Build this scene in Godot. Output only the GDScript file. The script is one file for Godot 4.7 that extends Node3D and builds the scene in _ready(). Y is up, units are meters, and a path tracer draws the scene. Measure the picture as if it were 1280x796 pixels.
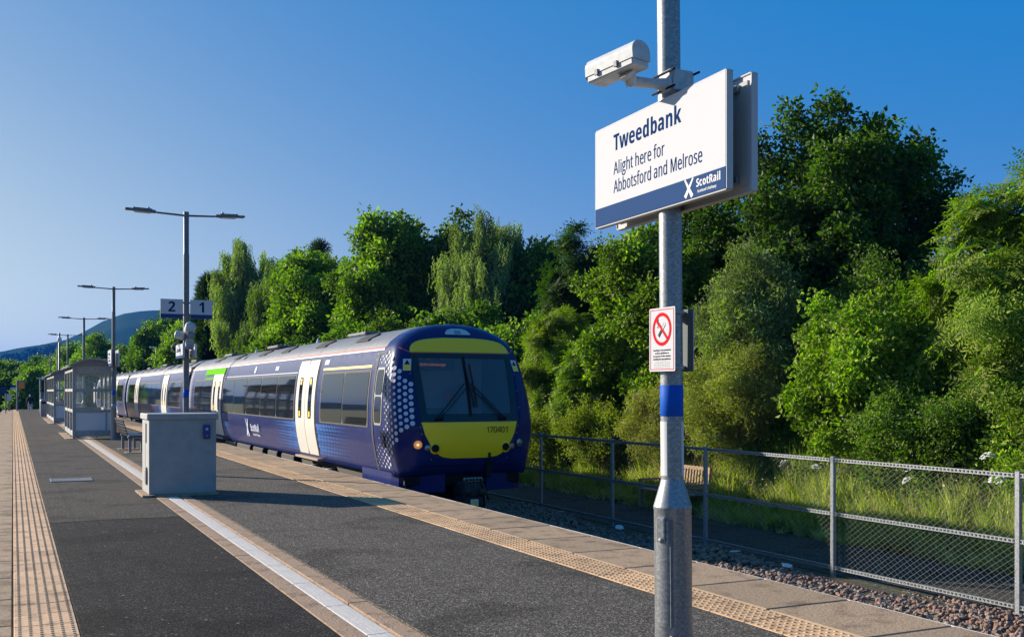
extends Node3D

var rng := RandomNumberGenerator.new()
var names := {}
var L := {}          # shared materials
var sprig := {}      # shared leaf meshes
var font_regular: SystemFont
var font_bold: SystemFont

# ---------------------------------------------------------------- helpers
func lin(r: float, g: float, b: float) -> Color:
	return Color(r, g, b).linear_to_srgb()

func mat(r: float, g: float, b: float, rough := 0.7, metal := 0.0, spec := 0.5) -> StandardMaterial3D:
	var m := StandardMaterial3D.new()
	m.albedo_color = lin(r, g, b)
	m.roughness = rough
	m.metallic = metal
	m.metallic_specular = spec
	return m

func noise_tex(freq: float, stops: Array, size := 512, kind := FastNoiseLite.TYPE_SIMPLEX_SMOOTH, octaves := 3, seed_n := 1, normal := 0.0) -> NoiseTexture2D:
	var n := FastNoiseLite.new()
	n.noise_type = kind
	n.frequency = freq
	n.seed = seed_n
	n.fractal_octaves = octaves
	if octaves <= 1:
		n.fractal_type = FastNoiseLite.FRACTAL_NONE
	var t := NoiseTexture2D.new()
	t.width = size
	t.height = size
	t.seamless = true
	t.noise = n
	if normal > 0.0:
		t.as_normal_map = true
		t.bump_strength = normal
	else:
		var g := Gradient.new()
		var offs := PackedFloat32Array()
		var cols := PackedColorArray()
		for s in stops:
			offs.append(s[0])
			cols.append((s[1] as Color).linear_to_srgb())
		g.offsets = offs
		g.colors = cols
		t.color_ramp = g
	return t

# base texture (fine) times a coarse one, both laid in world space
func surf_mat(fine: Texture2D, fine_scale: float, rough: float, coarse: Texture2D = null, coarse_scale := 0.2, nrm: Texture2D = null, nrm_scale := 1.0, metal := 0.0) -> StandardMaterial3D:
	var m := StandardMaterial3D.new()
	m.albedo_texture = fine
	m.uv1_triplanar = true
	m.uv1_world_triplanar = true
	m.uv1_scale = Vector3.ONE * fine_scale
	m.roughness = rough
	m.metallic = metal
	if coarse:
		m.detail_enabled = true
		m.detail_albedo = coarse
		m.detail_blend_mode = BaseMaterial3D.BLEND_MODE_MUL
		m.detail_uv_layer = BaseMaterial3D.DETAIL_UV_2
		m.uv2_triplanar = true
		m.uv2_world_triplanar = true
		m.uv2_scale = Vector3.ONE * coarse_scale
	if nrm:
		m.normal_enabled = true
		m.normal_texture = nrm
		m.normal_scale = nrm_scale
	return m

func grey(v: float) -> Color:
	return Color(v, v, v)

func S(smooth := false) -> SurfaceTool:
	var st := SurfaceTool.new()
	st.begin(Mesh.PRIMITIVE_TRIANGLES)
	st.set_smooth_group(1 if smooth else -1)
	return st

func tri(st: SurfaceTool, a: Vector3, b: Vector3, c: Vector3) -> void:
	st.add_vertex(a)
	st.add_vertex(c)
	st.add_vertex(b)

func quad(st: SurfaceTool, a: Vector3, b: Vector3, c: Vector3, d: Vector3) -> void:
	tri(st, a, b, c)
	tri(st, a, c, d)

func box(st: SurfaceTool, at: Vector3, size: Vector3, bev := 0.0, B := Basis()) -> void:
	st.set_smooth_group(-1)
	var h := size * 0.5
	var X := [Vector3.RIGHT, Vector3.UP, Vector3.BACK]
	if bev <= 0.0:
		for ax in 3:
			for sg in [-1.0, 1.0]:
				var n: Vector3 = X[ax] * sg
				var u: Vector3 = X[(ax + 1) % 3] * sg
				var v: Vector3 = X[(ax + 2) % 3]
				var c := n * h
				var uu := u * h
				var vv := v * h
				quad(st, at + B * (c - uu - vv), at + B * (c + uu - vv), at + B * (c + uu + vv), at + B * (c - uu + vv))
		return
	var k := h - Vector3.ONE * bev
	for ax in 3:
		for sg in [-1.0, 1.0]:
			var n: Vector3 = X[ax] * sg
			var u: Vector3 = X[(ax + 1) % 3] * sg
			var v: Vector3 = X[(ax + 2) % 3]
			var c := n * h
			var uu := u * k
			var vv := v * k
			quad(st, at + B * (c - uu - vv), at + B * (c + uu - vv), at + B * (c + uu + vv), at + B * (c - uu + vv))
	for ax in 3:     # edges along axis ax
		var e: Vector3 = X[ax]
		var p: Vector3 = X[(ax + 1) % 3]
		var q: Vector3 = X[(ax + 2) % 3]
		for s1 in [-1.0, 1.0]:
			for s2 in [-1.0, 1.0]:
				var a1: Vector3 = p * s1 * h + q * s2 * k
				var a2: Vector3 = p * s1 * k + q * s2 * h
				var ee: Vector3 = e * k * (s1 * s2)
				quad(st, at + B * (a1 - ee), at + B * (a2 - ee), at + B * (a2 + ee), at + B * (a1 + ee))
	for sx in [-1.0, 1.0]:
		for sy in [-1.0, 1.0]:
			for sz in [-1.0, 1.0]:
				var a := Vector3(sx * h.x, sy * k.y, sz * k.z)
				var b := Vector3(sx * k.x, sy * h.y, sz * k.z)
				var c := Vector3(sx * k.x, sy * k.y, sz * h.z)
				if sx * sy * sz > 0:
					tri(st, at + B * a, at + B * b, at + B * c)
				else:
					tri(st, at + B * a, at + B * c, at + B * b)

func tube(st: SurfaceTool, pts: Array, radii: Array, n := 10, caps := true) -> void:
	var rings := []
	var prev_u := Vector3.ZERO
	for i in pts.size():
		var d: Vector3 = (pts[mini(i + 1, pts.size() - 1)] - pts[maxi(i - 1, 0)]).normalized()
		var u := prev_u
		if u == Vector3.ZERO:
			u = d.cross(Vector3.UP if absf(d.y) < 0.9 else Vector3.RIGHT).normalized()
		else:
			u = (u - d * u.dot(d)).normalized()
		prev_u = u
		var w := d.cross(u)
		var ring := []
		var r: float = radii[mini(i, radii.size() - 1)]
		for k in n:
			var a := TAU * k / n
			ring.append(pts[i] + (u * cos(a) + w * sin(a)) * r)
		rings.append(ring)
	st.set_smooth_group(1)
	for i in rings.size() - 1:
		for k in n:
			var k2 := (k + 1) % n
			quad(st, rings[i][k], rings[i][k2], rings[i + 1][k2], rings[i + 1][k])
	if caps:
		st.set_smooth_group(-1)
		for k in range(1, n - 1):
			tri(st, rings[0][0], rings[0][k + 1], rings[0][k])
			var e: Array = rings[-1]
			tri(st, e[0], e[k], e[k + 1])

# profile: array of Vector2(radius, height); sharp corners by repeating a point
func lathe(st: SurfaceTool, prof: Array, n := 20, xf := Transform3D()) -> void:
	var grp := 1
	for i in prof.size() - 1:
		var a: Vector2 = prof[i]
		var b: Vector2 = prof[i + 1]
		if a.is_equal_approx(b):
			grp += 1
			continue
		st.set_smooth_group(grp)
		for k in n:
			var t0 := TAU * k / n
			var t1 := TAU * (k + 1) / n
			var p0 := xf * Vector3(a.x * cos(t0), a.y, -a.x * sin(t0))
			var p1 := xf * Vector3(a.x * cos(t1), a.y, -a.x * sin(t1))
			var q0 := xf * Vector3(b.x * cos(t0), b.y, -b.x * sin(t0))
			var q1 := xf * Vector3(b.x * cos(t1), b.y, -b.x * sin(t1))
			if a.x < 1e-6:
				tri(st, p0, q1, q0)
			elif b.x < 1e-6:
				tri(st, p0, p1, q0)
			else:
				quad(st, p0, p1, q1, q0)

# poly counter-clockwise in XY, extruded from z=0 to z=depth
func prism(st: SurfaceTool, poly: PackedVector2Array, depth: float, xf := Transform3D()) -> void:
	st.set_smooth_group(-1)
	var p := poly.duplicate()
	if Geometry2D.is_polygon_clockwise(p):
		p.reverse()
	var ix := Geometry2D.triangulate_polygon(p)
	for i in range(0, ix.size(), 3):
		var a := p[ix[i]]
		var b := p[ix[i + 1]]
		var c := p[ix[i + 2]]
		if (b - a).cross(c - a) < 0:
			var t := b
			b = c
			c = t
		tri(st, xf * Vector3(a.x, a.y, depth), xf * Vector3(b.x, b.y, depth), xf * Vector3(c.x, c.y, depth))
		tri(st, xf * Vector3(a.x, a.y, 0), xf * Vector3(c.x, c.y, 0), xf * Vector3(b.x, b.y, 0))
	for i in p.size():
		var a := p[i]
		var b := p[(i + 1) % p.size()]
		quad(st, xf * Vector3(a.x, a.y, 0), xf * Vector3(b.x, b.y, 0), xf * Vector3(b.x, b.y, depth), xf * Vector3(a.x, a.y, depth))

func ring_poly(r: float, n: int, c := Vector2.ZERO, sx := 1.0, sy := 1.0) -> PackedVector2Array:
	var p := PackedVector2Array()
	for k in n:
		p.append(c + Vector2(cos(TAU * k / n) * r * sx, sin(TAU * k / n) * r * sy))
	return p

func rect_poly(x0: float, y0: float, x1: float, y1: float) -> PackedVector2Array:
	return PackedVector2Array([Vector2(x0, y0), Vector2(x1, y0), Vector2(x1, y1), Vector2(x0, y1)])

func round_poly(w: float, h: float, r: float, n := 4) -> PackedVector2Array:
	var p := PackedVector2Array()
	var cs := [Vector2(w / 2 - r, -h / 2 + r), Vector2(w / 2 - r, h / 2 - r), Vector2(-w / 2 + r, h / 2 - r), Vector2(-w / 2 + r, -h / 2 + r)]
	for i in 4:
		for k in n + 1:
			var a := -PI / 2 + PI / 2 * i + PI / 2 * k / n
			p.append(cs[i] + Vector2(cos(a), sin(a)) * r)
	return p

func numbered(n: String) -> String:
	var k: int = names.get(n, 0)
	names[n] = k + 1
	return n if k == 0 else "%s_%03d" % [n, k]

func obj(called: String, st: SurfaceTool, m: Material, parent: Node3D, at := Vector3.ZERO) -> MeshInstance3D:
	st.generate_normals()
	var o := MeshInstance3D.new()
	o.mesh = st.commit()
	o.material_override = m
	return place(called, o, parent, at)

func place(called: String, o: Node3D, parent: Node3D, at := Vector3.ZERO) -> Node3D:
	o.position = at
	o.name = numbered(called) if parent == self else called
	parent.add_child(o, true)
	return o

func mesh_obj(called: String, mesh: Mesh, m: Material, parent: Node3D, at := Vector3.ZERO) -> MeshInstance3D:
	var o := MeshInstance3D.new()
	o.mesh = mesh
	o.material_override = m
	return place(called, o, parent, at)

func mesh_of(st: SurfaceTool) -> ArrayMesh:
	st.generate_normals()
	return st.commit()

func thing(called: String, label: String, category: String, at := Vector3.ZERO, turn := 0.0, group := "") -> Node3D:
	var o := Node3D.new()
	place(called, o, self, at)
	o.rotation.y = turn
	return tag(o, label, category, group)

func tag(o: Node3D, label: String, category: String, group := "") -> Node3D:
	o.set_meta("label", label)
	o.set_meta("category", category)
	if group:
		o.set_meta("group", group)
	return o

func struct(o: Node3D, label := "") -> Node3D:
	o.set_meta("kind", "structure")
	if label:
		o.set_meta("label", label)
	return o

func stuff(o: Node3D, label := "") -> Node3D:
	o.set_meta("kind", "stuff")
	if label:
		o.set_meta("label", label)
	return o

# raised lettering: starts at the left of xf, cap height cap, squeezed to width w when w > 0
func text(called: String, s: String, cap: float, w: float, m: Material, parent: Node3D, xf: Transform3D, bold := false, centre := false) -> MeshInstance3D:
	var t := TextMesh.new()
	t.font = font_bold if bold else font_regular
	t.text = s
	t.font_size = 48
	t.pixel_size = cap / (48.0 * 0.714)
	t.depth = 0.0016
	t.curve_step = 2.0
	t.horizontal_alignment = HORIZONTAL_ALIGNMENT_CENTER if centre else HORIZONTAL_ALIGNMENT_LEFT
	t.vertical_alignment = VERTICAL_ALIGNMENT_CENTER
	var box_ := t.get_aabb()
	var k := w / box_.size.x if w > 0.0 else 1.0
	var o := MeshInstance3D.new()
	o.mesh = t
	o.material_override = m
	var shift := Vector3(-box_.position.x * k, 0, 0) if not centre else Vector3(-(box_.position.x + box_.size.x / 2) * k, 0, 0)
	place(called, o, parent)
	o.transform = xf * Transform3D(Basis().scaled(Vector3(k, 1, 1)), shift)
	return o

func multi(called: String, mesh: Mesh, m: Material, parent: Node3D, xfs: Array, cols: Array = []) -> MultiMeshInstance3D:
	var mm := MultiMesh.new()
	mm.transform_format = MultiMesh.TRANSFORM_3D
	mm.use_colors = cols.size() > 0
	mm.mesh = mesh
	mm.instance_count = xfs.size()
	var st := 16 if cols.size() > 0 else 12
	var buf := PackedFloat32Array()
	buf.resize(st * xfs.size())
	for i in xfs.size():
		var t: Transform3D = xfs[i]
		var k := i * st
		buf[k] = t.basis.x.x
		buf[k + 1] = t.basis.y.x
		buf[k + 2] = t.basis.z.x
		buf[k + 3] = t.origin.x
		buf[k + 4] = t.basis.x.y
		buf[k + 5] = t.basis.y.y
		buf[k + 6] = t.basis.z.y
		buf[k + 7] = t.origin.y
		buf[k + 8] = t.basis.x.z
		buf[k + 9] = t.basis.y.z
		buf[k + 10] = t.basis.z.z
		buf[k + 11] = t.origin.z
		if st == 16:
			var c: Color = cols[i]
			buf[k + 12] = c.r
			buf[k + 13] = c.g
			buf[k + 14] = c.b
			buf[k + 15] = 1.0
	mm.buffer = buf
	var o := MultiMeshInstance3D.new()
	o.multimesh = mm
	o.material_override = m
	place(called, o, parent)
	return o

func rnd(a: float, b: float) -> float:
	return rng.randf_range(a, b)

func rdir() -> Vector3:
	var z := rnd(-1, 1)
	var a := rnd(0, TAU)
	var r := sqrt(1 - z * z)
	return Vector3(r * cos(a), z, r * sin(a))

func basis_y(y: Vector3, spin: float) -> Basis:
	var u := y.cross(Vector3.FORWARD if absf(y.z) < 0.9 else Vector3.RIGHT).normalized()
	var w := u.cross(y)
	return Basis(u, y, w) * Basis(Vector3.UP, spin)

# ---------------------------------------------------------------- ready
func _ready() -> void:
	rng.seed = 4711
	font_regular = SystemFont.new()
	font_regular.font_names = PackedStringArray(["Droid Sans"])
	font_bold = SystemFont.new()
	font_bold.font_names = PackedStringArray(["Droid Sans"])
	font_bold.font_weight = 700
	# camera: 1.6 m above the platform, level, lens shifted up
	var cam := Camera3D.new()
	cam.name = "camera"
	cam.position = Vector3(0, 1.6, 0)
	cam.rotation_degrees = Vector3(0, -25.66, 0)
	cam.keep_aspect = Camera3D.KEEP_HEIGHT
	cam.set_frustum(0.1 * 796.0 / 1300.0, Vector2(0, 0.1 * 90.5 / 1300.0), 0.1, 9000.0)
	add_child(cam)
	cam.make_current()
	sky_and_sun()
	materials()
	leaf_meshes()
	ground()
	hill()
	platform()
	track()
	fence()
	train()
	shelters()
	lamps()
	sign_pole_things()
	furniture()
	platform_end()
	trees()
	bank()
	person()

const EXPOSURE := 2.0
const ORDINAL := ["first", "second", "third", "fourth", "fifth", "sixth", "seventh", "eighth", "ninth", "tenth", "eleventh", "twelfth", "thirteenth", "fourteenth", "fifteenth", "sixteenth", "seventeenth", "eighteenth", "nineteenth", "twentieth"]
const SUN := Vector3(0.600, -0.345, 0.722)   # the way its light travels

func sky_and_sun() -> void:
	var w := 512
	var h := 256
	var im := Image.create(w, h, false, Image.FORMAT_RGBF)
	var to_sun := -SUN.normalized()
	for j in h:
		var el := (0.5 - (j + 0.5) / h) * PI
		for i in w:
			var az := ((i + 0.5) / w) * TAU        # Godot: u = atan2(x, -z) / TAU
			var d := Vector3(sin(az) * cos(el), sin(el), -cos(az) * cos(el))
			var c := sky_color(d, to_sun)
			im.set_pixel(i, j, c)
	var pan := PanoramaSkyMaterial.new()
	pan.panorama = ImageTexture.create_from_image(im)
	var sky := Sky.new()
	sky.sky_material = pan
	var env := Environment.new()
	env.background_mode = Environment.BG_SKY
	env.sky = sky
	env.tonemap_mode = Environment.TONE_MAPPER_LINEAR
	env.tonemap_exposure = EXPOSURE
	env.sdfgi_enabled = true
	env.ssao_enabled = true
	env.ssil_enabled = true
	env.fog_enabled = true
	env.fog_density = 0.00013
	env.fog_light_color = Color(0.10, 0.50, 1.0)
	var we := WorldEnvironment.new()
	we.name = "world_environment"
	we.environment = env
	add_child(we)
	var sun := DirectionalLight3D.new()
	sun.name = "sun"
	sun.light_energy = 1.5
	sun.light_color = Color(1.0, 0.955, 0.885)
	sun.light_angular_distance = 0.5
	sun.shadow_enabled = true
	add_child(sun)
	sun.look_at_from_position(Vector3.ZERO, SUN, Vector3.UP)

func sky_color(d: Vector3, to_sun: Vector3) -> Color:
	var y := maxf(d.y, 0.0)
	var g := acos(clampf(d.dot(to_sun), -1, 1))          # angle from the sun
	var zenith := Color(0.03, 0.19, 0.50)
	var mid := Color(0.0, 0.205, 0.58)
	var low := Color(0.44, 0.62, 0.77)
	var c2 := cos(g) * cos(g)                              # deepest blue a quarter turn from the sun
	var t := 1.0 - exp(-y * lerpf(11.0, 3.2, c2))
	var c := low.lerp(mid, t)
	c = c.lerp(zenith, smoothstep(0.3, 1.0, y) * (1.0 - 0.5 * c2))
	var near := exp(-g * g / 0.6) * exp(-y * 6.6) * 3.2   # the air is paler towards the sun
	c = c.lerp(Color(0.74, 0.87, 0.86), clampf(near, 0, 1) * 0.92)
	var glow := exp(-g * 6.0) * 1.6
	c += Color(glow, glow * 0.92, glow * 0.8)
	if d.y < 0:
		c = c.lerp(Color(0.2, 0.22, 0.22), smoothstep(0.0, -0.2, d.y))
	c *= 1.0 / EXPOSURE
	c.a = 1.0
	return c

func materials() -> void:
	var asphalt_fine := noise_tex(0.16, [[0.0, Color(0.02518, 0.02284, 0.01951)], [0.5, Color(0.07885, 0.06999, 0.05921)], [0.64, Color(0.1279, 0.1134, 0.09517)], [0.76, Color(0.3346, 0.2973, 0.2494)], [1.0, Color(0.61, 0.5273, 0.4329)]], 1024, FastNoiseLite.TYPE_VALUE, 2, 3)
	var asphalt_coarse := noise_tex(0.012, [[0.18, grey(0.68)], [0.36, grey(0.92)], [0.5, grey(1.06)], [0.66, grey(1.09)], [0.78, grey(0.99)], [0.92, grey(0.82)]], 512, FastNoiseLite.TYPE_SIMPLEX_SMOOTH, 4, 8)
	var asphalt_nrm := noise_tex(0.16, [], 1024, FastNoiseLite.TYPE_VALUE, 2, 3, 6.0)
	L.asphalt = surf_mat(asphalt_fine, 0.8, 0.9, asphalt_coarse, 0.11, asphalt_nrm, 0.25)
	L.asphalt.metallic_specular = 0.18
	var asphalt_old := noise_tex(0.16, [[0.0, Color(0.02804, 0.02535, 0.02175)], [0.5, Color(0.05729, 0.05184, 0.04402)], [0.64, Color(0.09264, 0.0834, 0.07084)], [0.8, Color(0.2438, 0.2141, 0.1822)], [1.0, Color(0.3657, 0.3268, 0.2732)]], 1024, FastNoiseLite.TYPE_VALUE, 2, 5)
	var asphalt_dark := noise_tex(0.16, [[0.0, Color(0.00782, 0.00736, 0.007072)], [0.5, Color(0.02365, 0.02226, 0.02107)], [0.64, Color(0.0391, 0.0368, 0.0345)], [0.76, Color(0.1056, 0.09742, 0.0882)], [1.0, Color(0.2493, 0.2277, 0.2006)]], 1024, FastNoiseLite.TYPE_VALUE, 2, 7)
	L.asphalt_dark = surf_mat(asphalt_dark, 0.8, 0.9, asphalt_coarse, 0.11, asphalt_nrm, 0.25)
	L.asphalt_dark.metallic_specular = 0.18
	L.asphalt_old = surf_mat(asphalt_old, 0.8, 0.9, asphalt_coarse, 0.13, asphalt_nrm, 0.2)
	L.asphalt_old.metallic_specular = 0.18
	L.path = surf_mat(asphalt_old, 0.5, 0.95, asphalt_coarse, 0.17)
	L.path.metallic_specular = 0.18
	var conc_fine := noise_tex(0.05, [[0.2, Color(0.3101, 0.2192, 0.138)], [0.5, Color(0.3731, 0.2655, 0.1708)], [0.8, Color(0.4264, 0.3077, 0.2035)]], 512, FastNoiseLite.TYPE_SIMPLEX_SMOOTH, 5, 11)
	var stain := noise_tex(0.02, [[0.2, grey(0.74)], [0.45, grey(0.97)], [0.8, grey(1.0)]], 512, FastNoiseLite.TYPE_SIMPLEX_SMOOTH, 5, 12)
	var faint := noise_tex(0.014, [[0.2, grey(0.94)], [0.5, grey(0.99)], [0.8, grey(1.0)]], 512, FastNoiseLite.TYPE_SIMPLEX_SMOOTH, 5, 18)
	var conc_nrm := noise_tex(0.2, [], 512, FastNoiseLite.TYPE_VALUE, 2, 13, 3.0)
	var grime := noise_tex(0.016, [[0.15, grey(0.58)], [0.36, grey(0.9)], [0.55, grey(1.02)], [0.8, grey(1.06)]], 512, FastNoiseLite.TYPE_SIMPLEX_SMOOTH, 6, 61)
	L.coping = surf_mat(conc_fine, 0.9, 0.88, grime, 0.31, conc_nrm, 0.35)
	L.coping.metallic_specular = 0.3
	L.coping_b = surf_mat(noise_tex(0.05, [[0.2, Color(0.2713, 0.1939, 0.1236)], [0.5, Color(0.3295, 0.236, 0.1526)], [0.8, Color(0.3779, 0.274, 0.1816)]], 512, FastNoiseLite.TYPE_SIMPLEX_SMOOTH, 5, 14), 0.9, 0.88, grime, 0.27, conc_nrm, 0.35)
	L.coping_b.metallic_specular = 0.3
	var kerb_fine := noise_tex(0.07, [[0.2, Color(0.2244, 0.1493, 0.101)], [0.45, Color(0.3366, 0.2311, 0.1556)], [0.7, Color(0.4151, 0.2938, 0.202)], [0.9, Color(0.5049, 0.3756, 0.2693)]], 512, FastNoiseLite.TYPE_SIMPLEX_SMOOTH, 5, 15)
	L.kerb = surf_mat(kerb_fine, 1.3, 0.9, grime, 0.6, conc_nrm, 0.6)
	L.kerb.metallic_specular = 0.3
	L.drain = surf_mat(noise_tex(0.06, [[0.2, Color(0.66, 0.60, 0.52)], [0.5, Color(0.80, 0.74, 0.66)], [0.8, Color(0.84, 0.785, 0.71)]], 512, FastNoiseLite.TYPE_SIMPLEX_SMOOTH, 4, 16), 1.1, 0.95, faint, 0.5)
	L.drain.metallic_specular = 0.2
	for k in 3:
		var f := 1.0 + 0.1 * (k - 1)
		L["tactile%d" % k] = surf_mat(noise_tex(0.06, [[0.2, Color(0.5022 * f, 0.296 * f, 0.1474 * f)], [0.5, Color(0.5989 * f, 0.373 * f, 0.1925 * f)], [0.85, Color(0.6519 * f, 0.429 * f, 0.2431 * f)]], 256, FastNoiseLite.TYPE_SIMPLEX_SMOOTH, 5, 20 + k), 2.2, 0.85, grime, 0.45)
		L["tactile_pale%d" % k] = surf_mat(noise_tex(0.06, [[0.2, Color(0.4645 * f, 0.277 * f, 0.1499 * f)], [0.5, Color(0.5538 * f, 0.349 * f, 0.1958 * f)], [0.85, Color(0.6032 * f, 0.401 * f, 0.2479 * f)]], 256, FastNoiseLite.TYPE_SIMPLEX_SMOOTH, 5, 24 + k), 2.2, 0.85, grime, 0.45)
	var galv := noise_tex(0.035, [[0.1, Color(0.2142, 0.2268, 0.2399)], [0.45, Color(0.2892, 0.3044, 0.3199)], [0.55, Color(0.3106, 0.3264, 0.3427)], [0.9, Color(0.4284, 0.4483, 0.4684)]], 512, FastNoiseLite.TYPE_CELLULAR, 2, 30)
	var galv_b := noise_tex(0.03, [[0.2, grey(0.7)], [0.5, grey(0.95)], [0.7, grey(1.0)], [0.85, grey(0.78)]], 512, FastNoiseLite.TYPE_SIMPLEX_SMOOTH, 5, 31)
	L.galv = surf_mat(galv, 4.0, 0.42, galv_b, 2.2, null, 1.0, 0.55)
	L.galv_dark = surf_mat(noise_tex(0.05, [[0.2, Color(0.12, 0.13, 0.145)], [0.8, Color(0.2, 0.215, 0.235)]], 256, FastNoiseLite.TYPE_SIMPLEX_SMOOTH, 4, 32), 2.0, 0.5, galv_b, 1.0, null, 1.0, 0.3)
	L.rail_galv = surf_mat(galv, 3.0, 0.45, galv_b, 1.2, null, 1.0, 0.3)
	L.wire = mat(0.11, 0.115, 0.12, 0.8, 0.2)
	L.blue_band = mat(0.003, 0.085, 0.46, 0.6, 0.0, 0.25)
	L.white = mat(0.6, 0.6, 0.6, 0.7, 0.0, 0.3)
	L.sign_white = mat(0.50, 0.51, 0.54, 0.95, 0.0, 0.08)
	L.sign_edge = mat(0.5, 0.5, 0.51, 0.8, 0.0, 0.2)
	L.back_grey = mat(0.42, 0.42, 0.40, 0.8, 0.0, 0.2)
	L.sign_blue = mat(0.026, 0.062, 0.16, 0.9, 0.0, 0.15)
	L.letter = mat(0.008, 0.032, 0.12, 0.95, 0.0, 0.05)
	L.black = mat(0.01, 0.01, 0.011, 0.7, 0.0, 0.3)
	L.rubber = mat(0.016, 0.016, 0.017, 0.75)
	L.red = mat(0.55, 0.012, 0.02, 0.85, 0.0, 0.15)
	L.cctv = surf_mat(noise_tex(0.03, [[0.2, Color(0.408, 0.4182, 0.4182)], [0.5, Color(0.4794, 0.4947, 0.51)], [0.8, Color(0.51, 0.5304, 0.5508)]], 256, FastNoiseLite.TYPE_SIMPLEX_SMOOTH, 5, 33), 2.0, 0.6, faint, 2.5)
	L.cabinet = surf_mat(noise_tex(0.02, [[0.2, Color(0.2799, 0.2799, 0.2719)], [0.6, Color(0.3079, 0.3079, 0.2999)], [0.9, Color(0.3199, 0.3199, 0.3119)]], 256, FastNoiseLite.TYPE_SIMPLEX_SMOOTH, 4, 34), 0.5, 0.6, faint, 0.8)
	L.frame = surf_mat(noise_tex(0.03, [[0.2, Color(0.2618, 0.2618, 0.2571)], [0.8, Color(0.3272, 0.3254, 0.3179)]], 256, FastNoiseLite.TYPE_SIMPLEX_SMOOTH, 4, 35), 1.0, 0.55, faint, 0.7)
	L.frame_roof = mat(0.22, 0.23, 0.25, 0.6)
	L.panel = mat(0.55, 0.55, 0.56, 0.35)
	var gl := StandardMaterial3D.new()
	gl.albedo_color = Color(0.75, 0.85, 0.83, 0.04)
	gl.transparency = BaseMaterial3D.TRANSPARENCY_ALPHA
	gl.roughness = 0.04
	gl.metallic_specular = 0.35
	L.glass = gl
	# train
	var dust := noise_tex(0.008, [[0.2, grey(0.86)], [0.5, grey(1.0)], [0.75, grey(1.05)], [0.95, Color(1.25, 1.2, 1.08)]], 512, FastNoiseLite.TYPE_SIMPLEX_SMOOTH, 6, 51)
	L.navy = surf_mat(noise_tex(0.06, [[0.2, Color(0.0085, 0.0185, 0.105)], [0.8, Color(0.0105, 0.0215, 0.118)]], 256, FastNoiseLite.TYPE_SIMPLEX_SMOOTH, 5, 52), 1.0, 0.36, dust, 0.3)
	L.navy.metallic_specular = 0.24
	L.navy.roughness_texture = noise_tex(0.012, [[0.2, grey(0.65)], [0.5, grey(0.85)], [0.85, grey(1.0)]], 512, FastNoiseLite.TYPE_SIMPLEX_SMOOTH, 6, 53)
	L.navy.clearcoat_enabled = true
	L.navy.clearcoat = 0.25
	L.navy.clearcoat_roughness = 0.06
	L.navy_side = mat(0.022, 0.026, 0.125, 0.28)
	L.navy_side.clearcoat_enabled = true
	L.navy_side.clearcoat = 0.8
	L.navy_side.clearcoat_roughness = 0.1
	L.yellow = mat(1.0, 0.66, 0.0, 0.4)
	L.yellow_top = mat(0.98, 0.58, 0.01, 0.45)
	L.roof = surf_mat(noise_tex(0.03, [[0.2, Color(0.1275, 0.136, 0.153)], [0.6, Color(0.17, 0.1785, 0.1955)], [0.9, Color(0.1997, 0.2082, 0.2253)]], 256, FastNoiseLite.TYPE_SIMPLEX_SMOOTH, 5, 36), 0.6, 0.5, stain, 0.35)
	L.door = mat(0.56, 0.54, 0.49, 0.5, 0.0, 0.3)
	L.window = mat(0.010, 0.011, 0.013, 0.04, 0.0, 0.5)
	L.under = surf_mat(noise_tex(0.05, [[0.2, Color(0.02, 0.018, 0.016)], [0.8, Color(0.06, 0.052, 0.045)]], 256, FastNoiseLite.TYPE_SIMPLEX_SMOOTH, 4, 37), 1.5, 0.85)
	L.under_tan = mat(0.26, 0.2, 0.15, 0.8)
	L.under_grey = mat(0.22, 0.22, 0.22, 0.6)
	L.dot_white = mat(0.52, 0.56, 0.66, 0.6, 0.0, 0.2)
	L.dot_blue = mat(0.03, 0.16, 0.52, 0.4)
	L.green = mat(0.13, 0.45, 0.015, 0.9, 0.0, 0.1)
	L.red_line = mat(0.5, 0.07, 0.03, 0.4)
	L.stripe_pale = mat(0.42, 0.42, 0.55, 0.4)
	L.interior = mat(0.34, 0.36, 0.38, 0.8)
	var ws := StandardMaterial3D.new()
	ws.albedo_color = Color(0.52, 0.58, 0.62, 0.20)  # pale film in the glass colour stands in for grey-blue reflections
	ws.transparency = BaseMaterial3D.TRANSPARENCY_ALPHA
	ws.roughness = 0.02
	ws.metallic_specular = 0.75
	L.windscreen = ws
	L.led = mat(0.3, 0.1, 0.0, 0.5)
	L.led.emission_enabled = true
	L.led.emission = Color(1.0, 0.55, 0.12)
	L.led.emission_energy_multiplier = 0.16
	L.lens_on = mat(0.6, 0.3, 0.1, 0.2)
	L.lens_on.emission_enabled = true
	L.lens_on.emission = Color(1.0, 0.66, 0.32)
	L.lens_on.emission_energy_multiplier = 0.18
	L.lens_core = mat(0.8, 0.6, 0.3, 0.2)
	L.lens_core.emission_enabled = true
	L.lens_core.emission = Color(1.0, 0.85, 0.6)
	L.lens_core.emission_energy_multiplier = 0.5
	L.lens_off = mat(0.3, 0.32, 0.34, 0.08, 0.6)
	L.lens_pink = mat(0.6, 0.25, 0.16, 0.15, 0.3)
	L.orange = mat(0.75, 0.24, 0.02, 0.5)
	# ground
	L.soil = surf_mat(noise_tex(0.05, [[0.2, Color(0.03, 0.026, 0.02)], [0.5, Color(0.055, 0.046, 0.034)], [0.8, Color(0.09, 0.075, 0.055)]], 512, FastNoiseLite.TYPE_SIMPLEX_SMOOTH, 5, 40), 0.6, 0.95, stain, 0.2)
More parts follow.
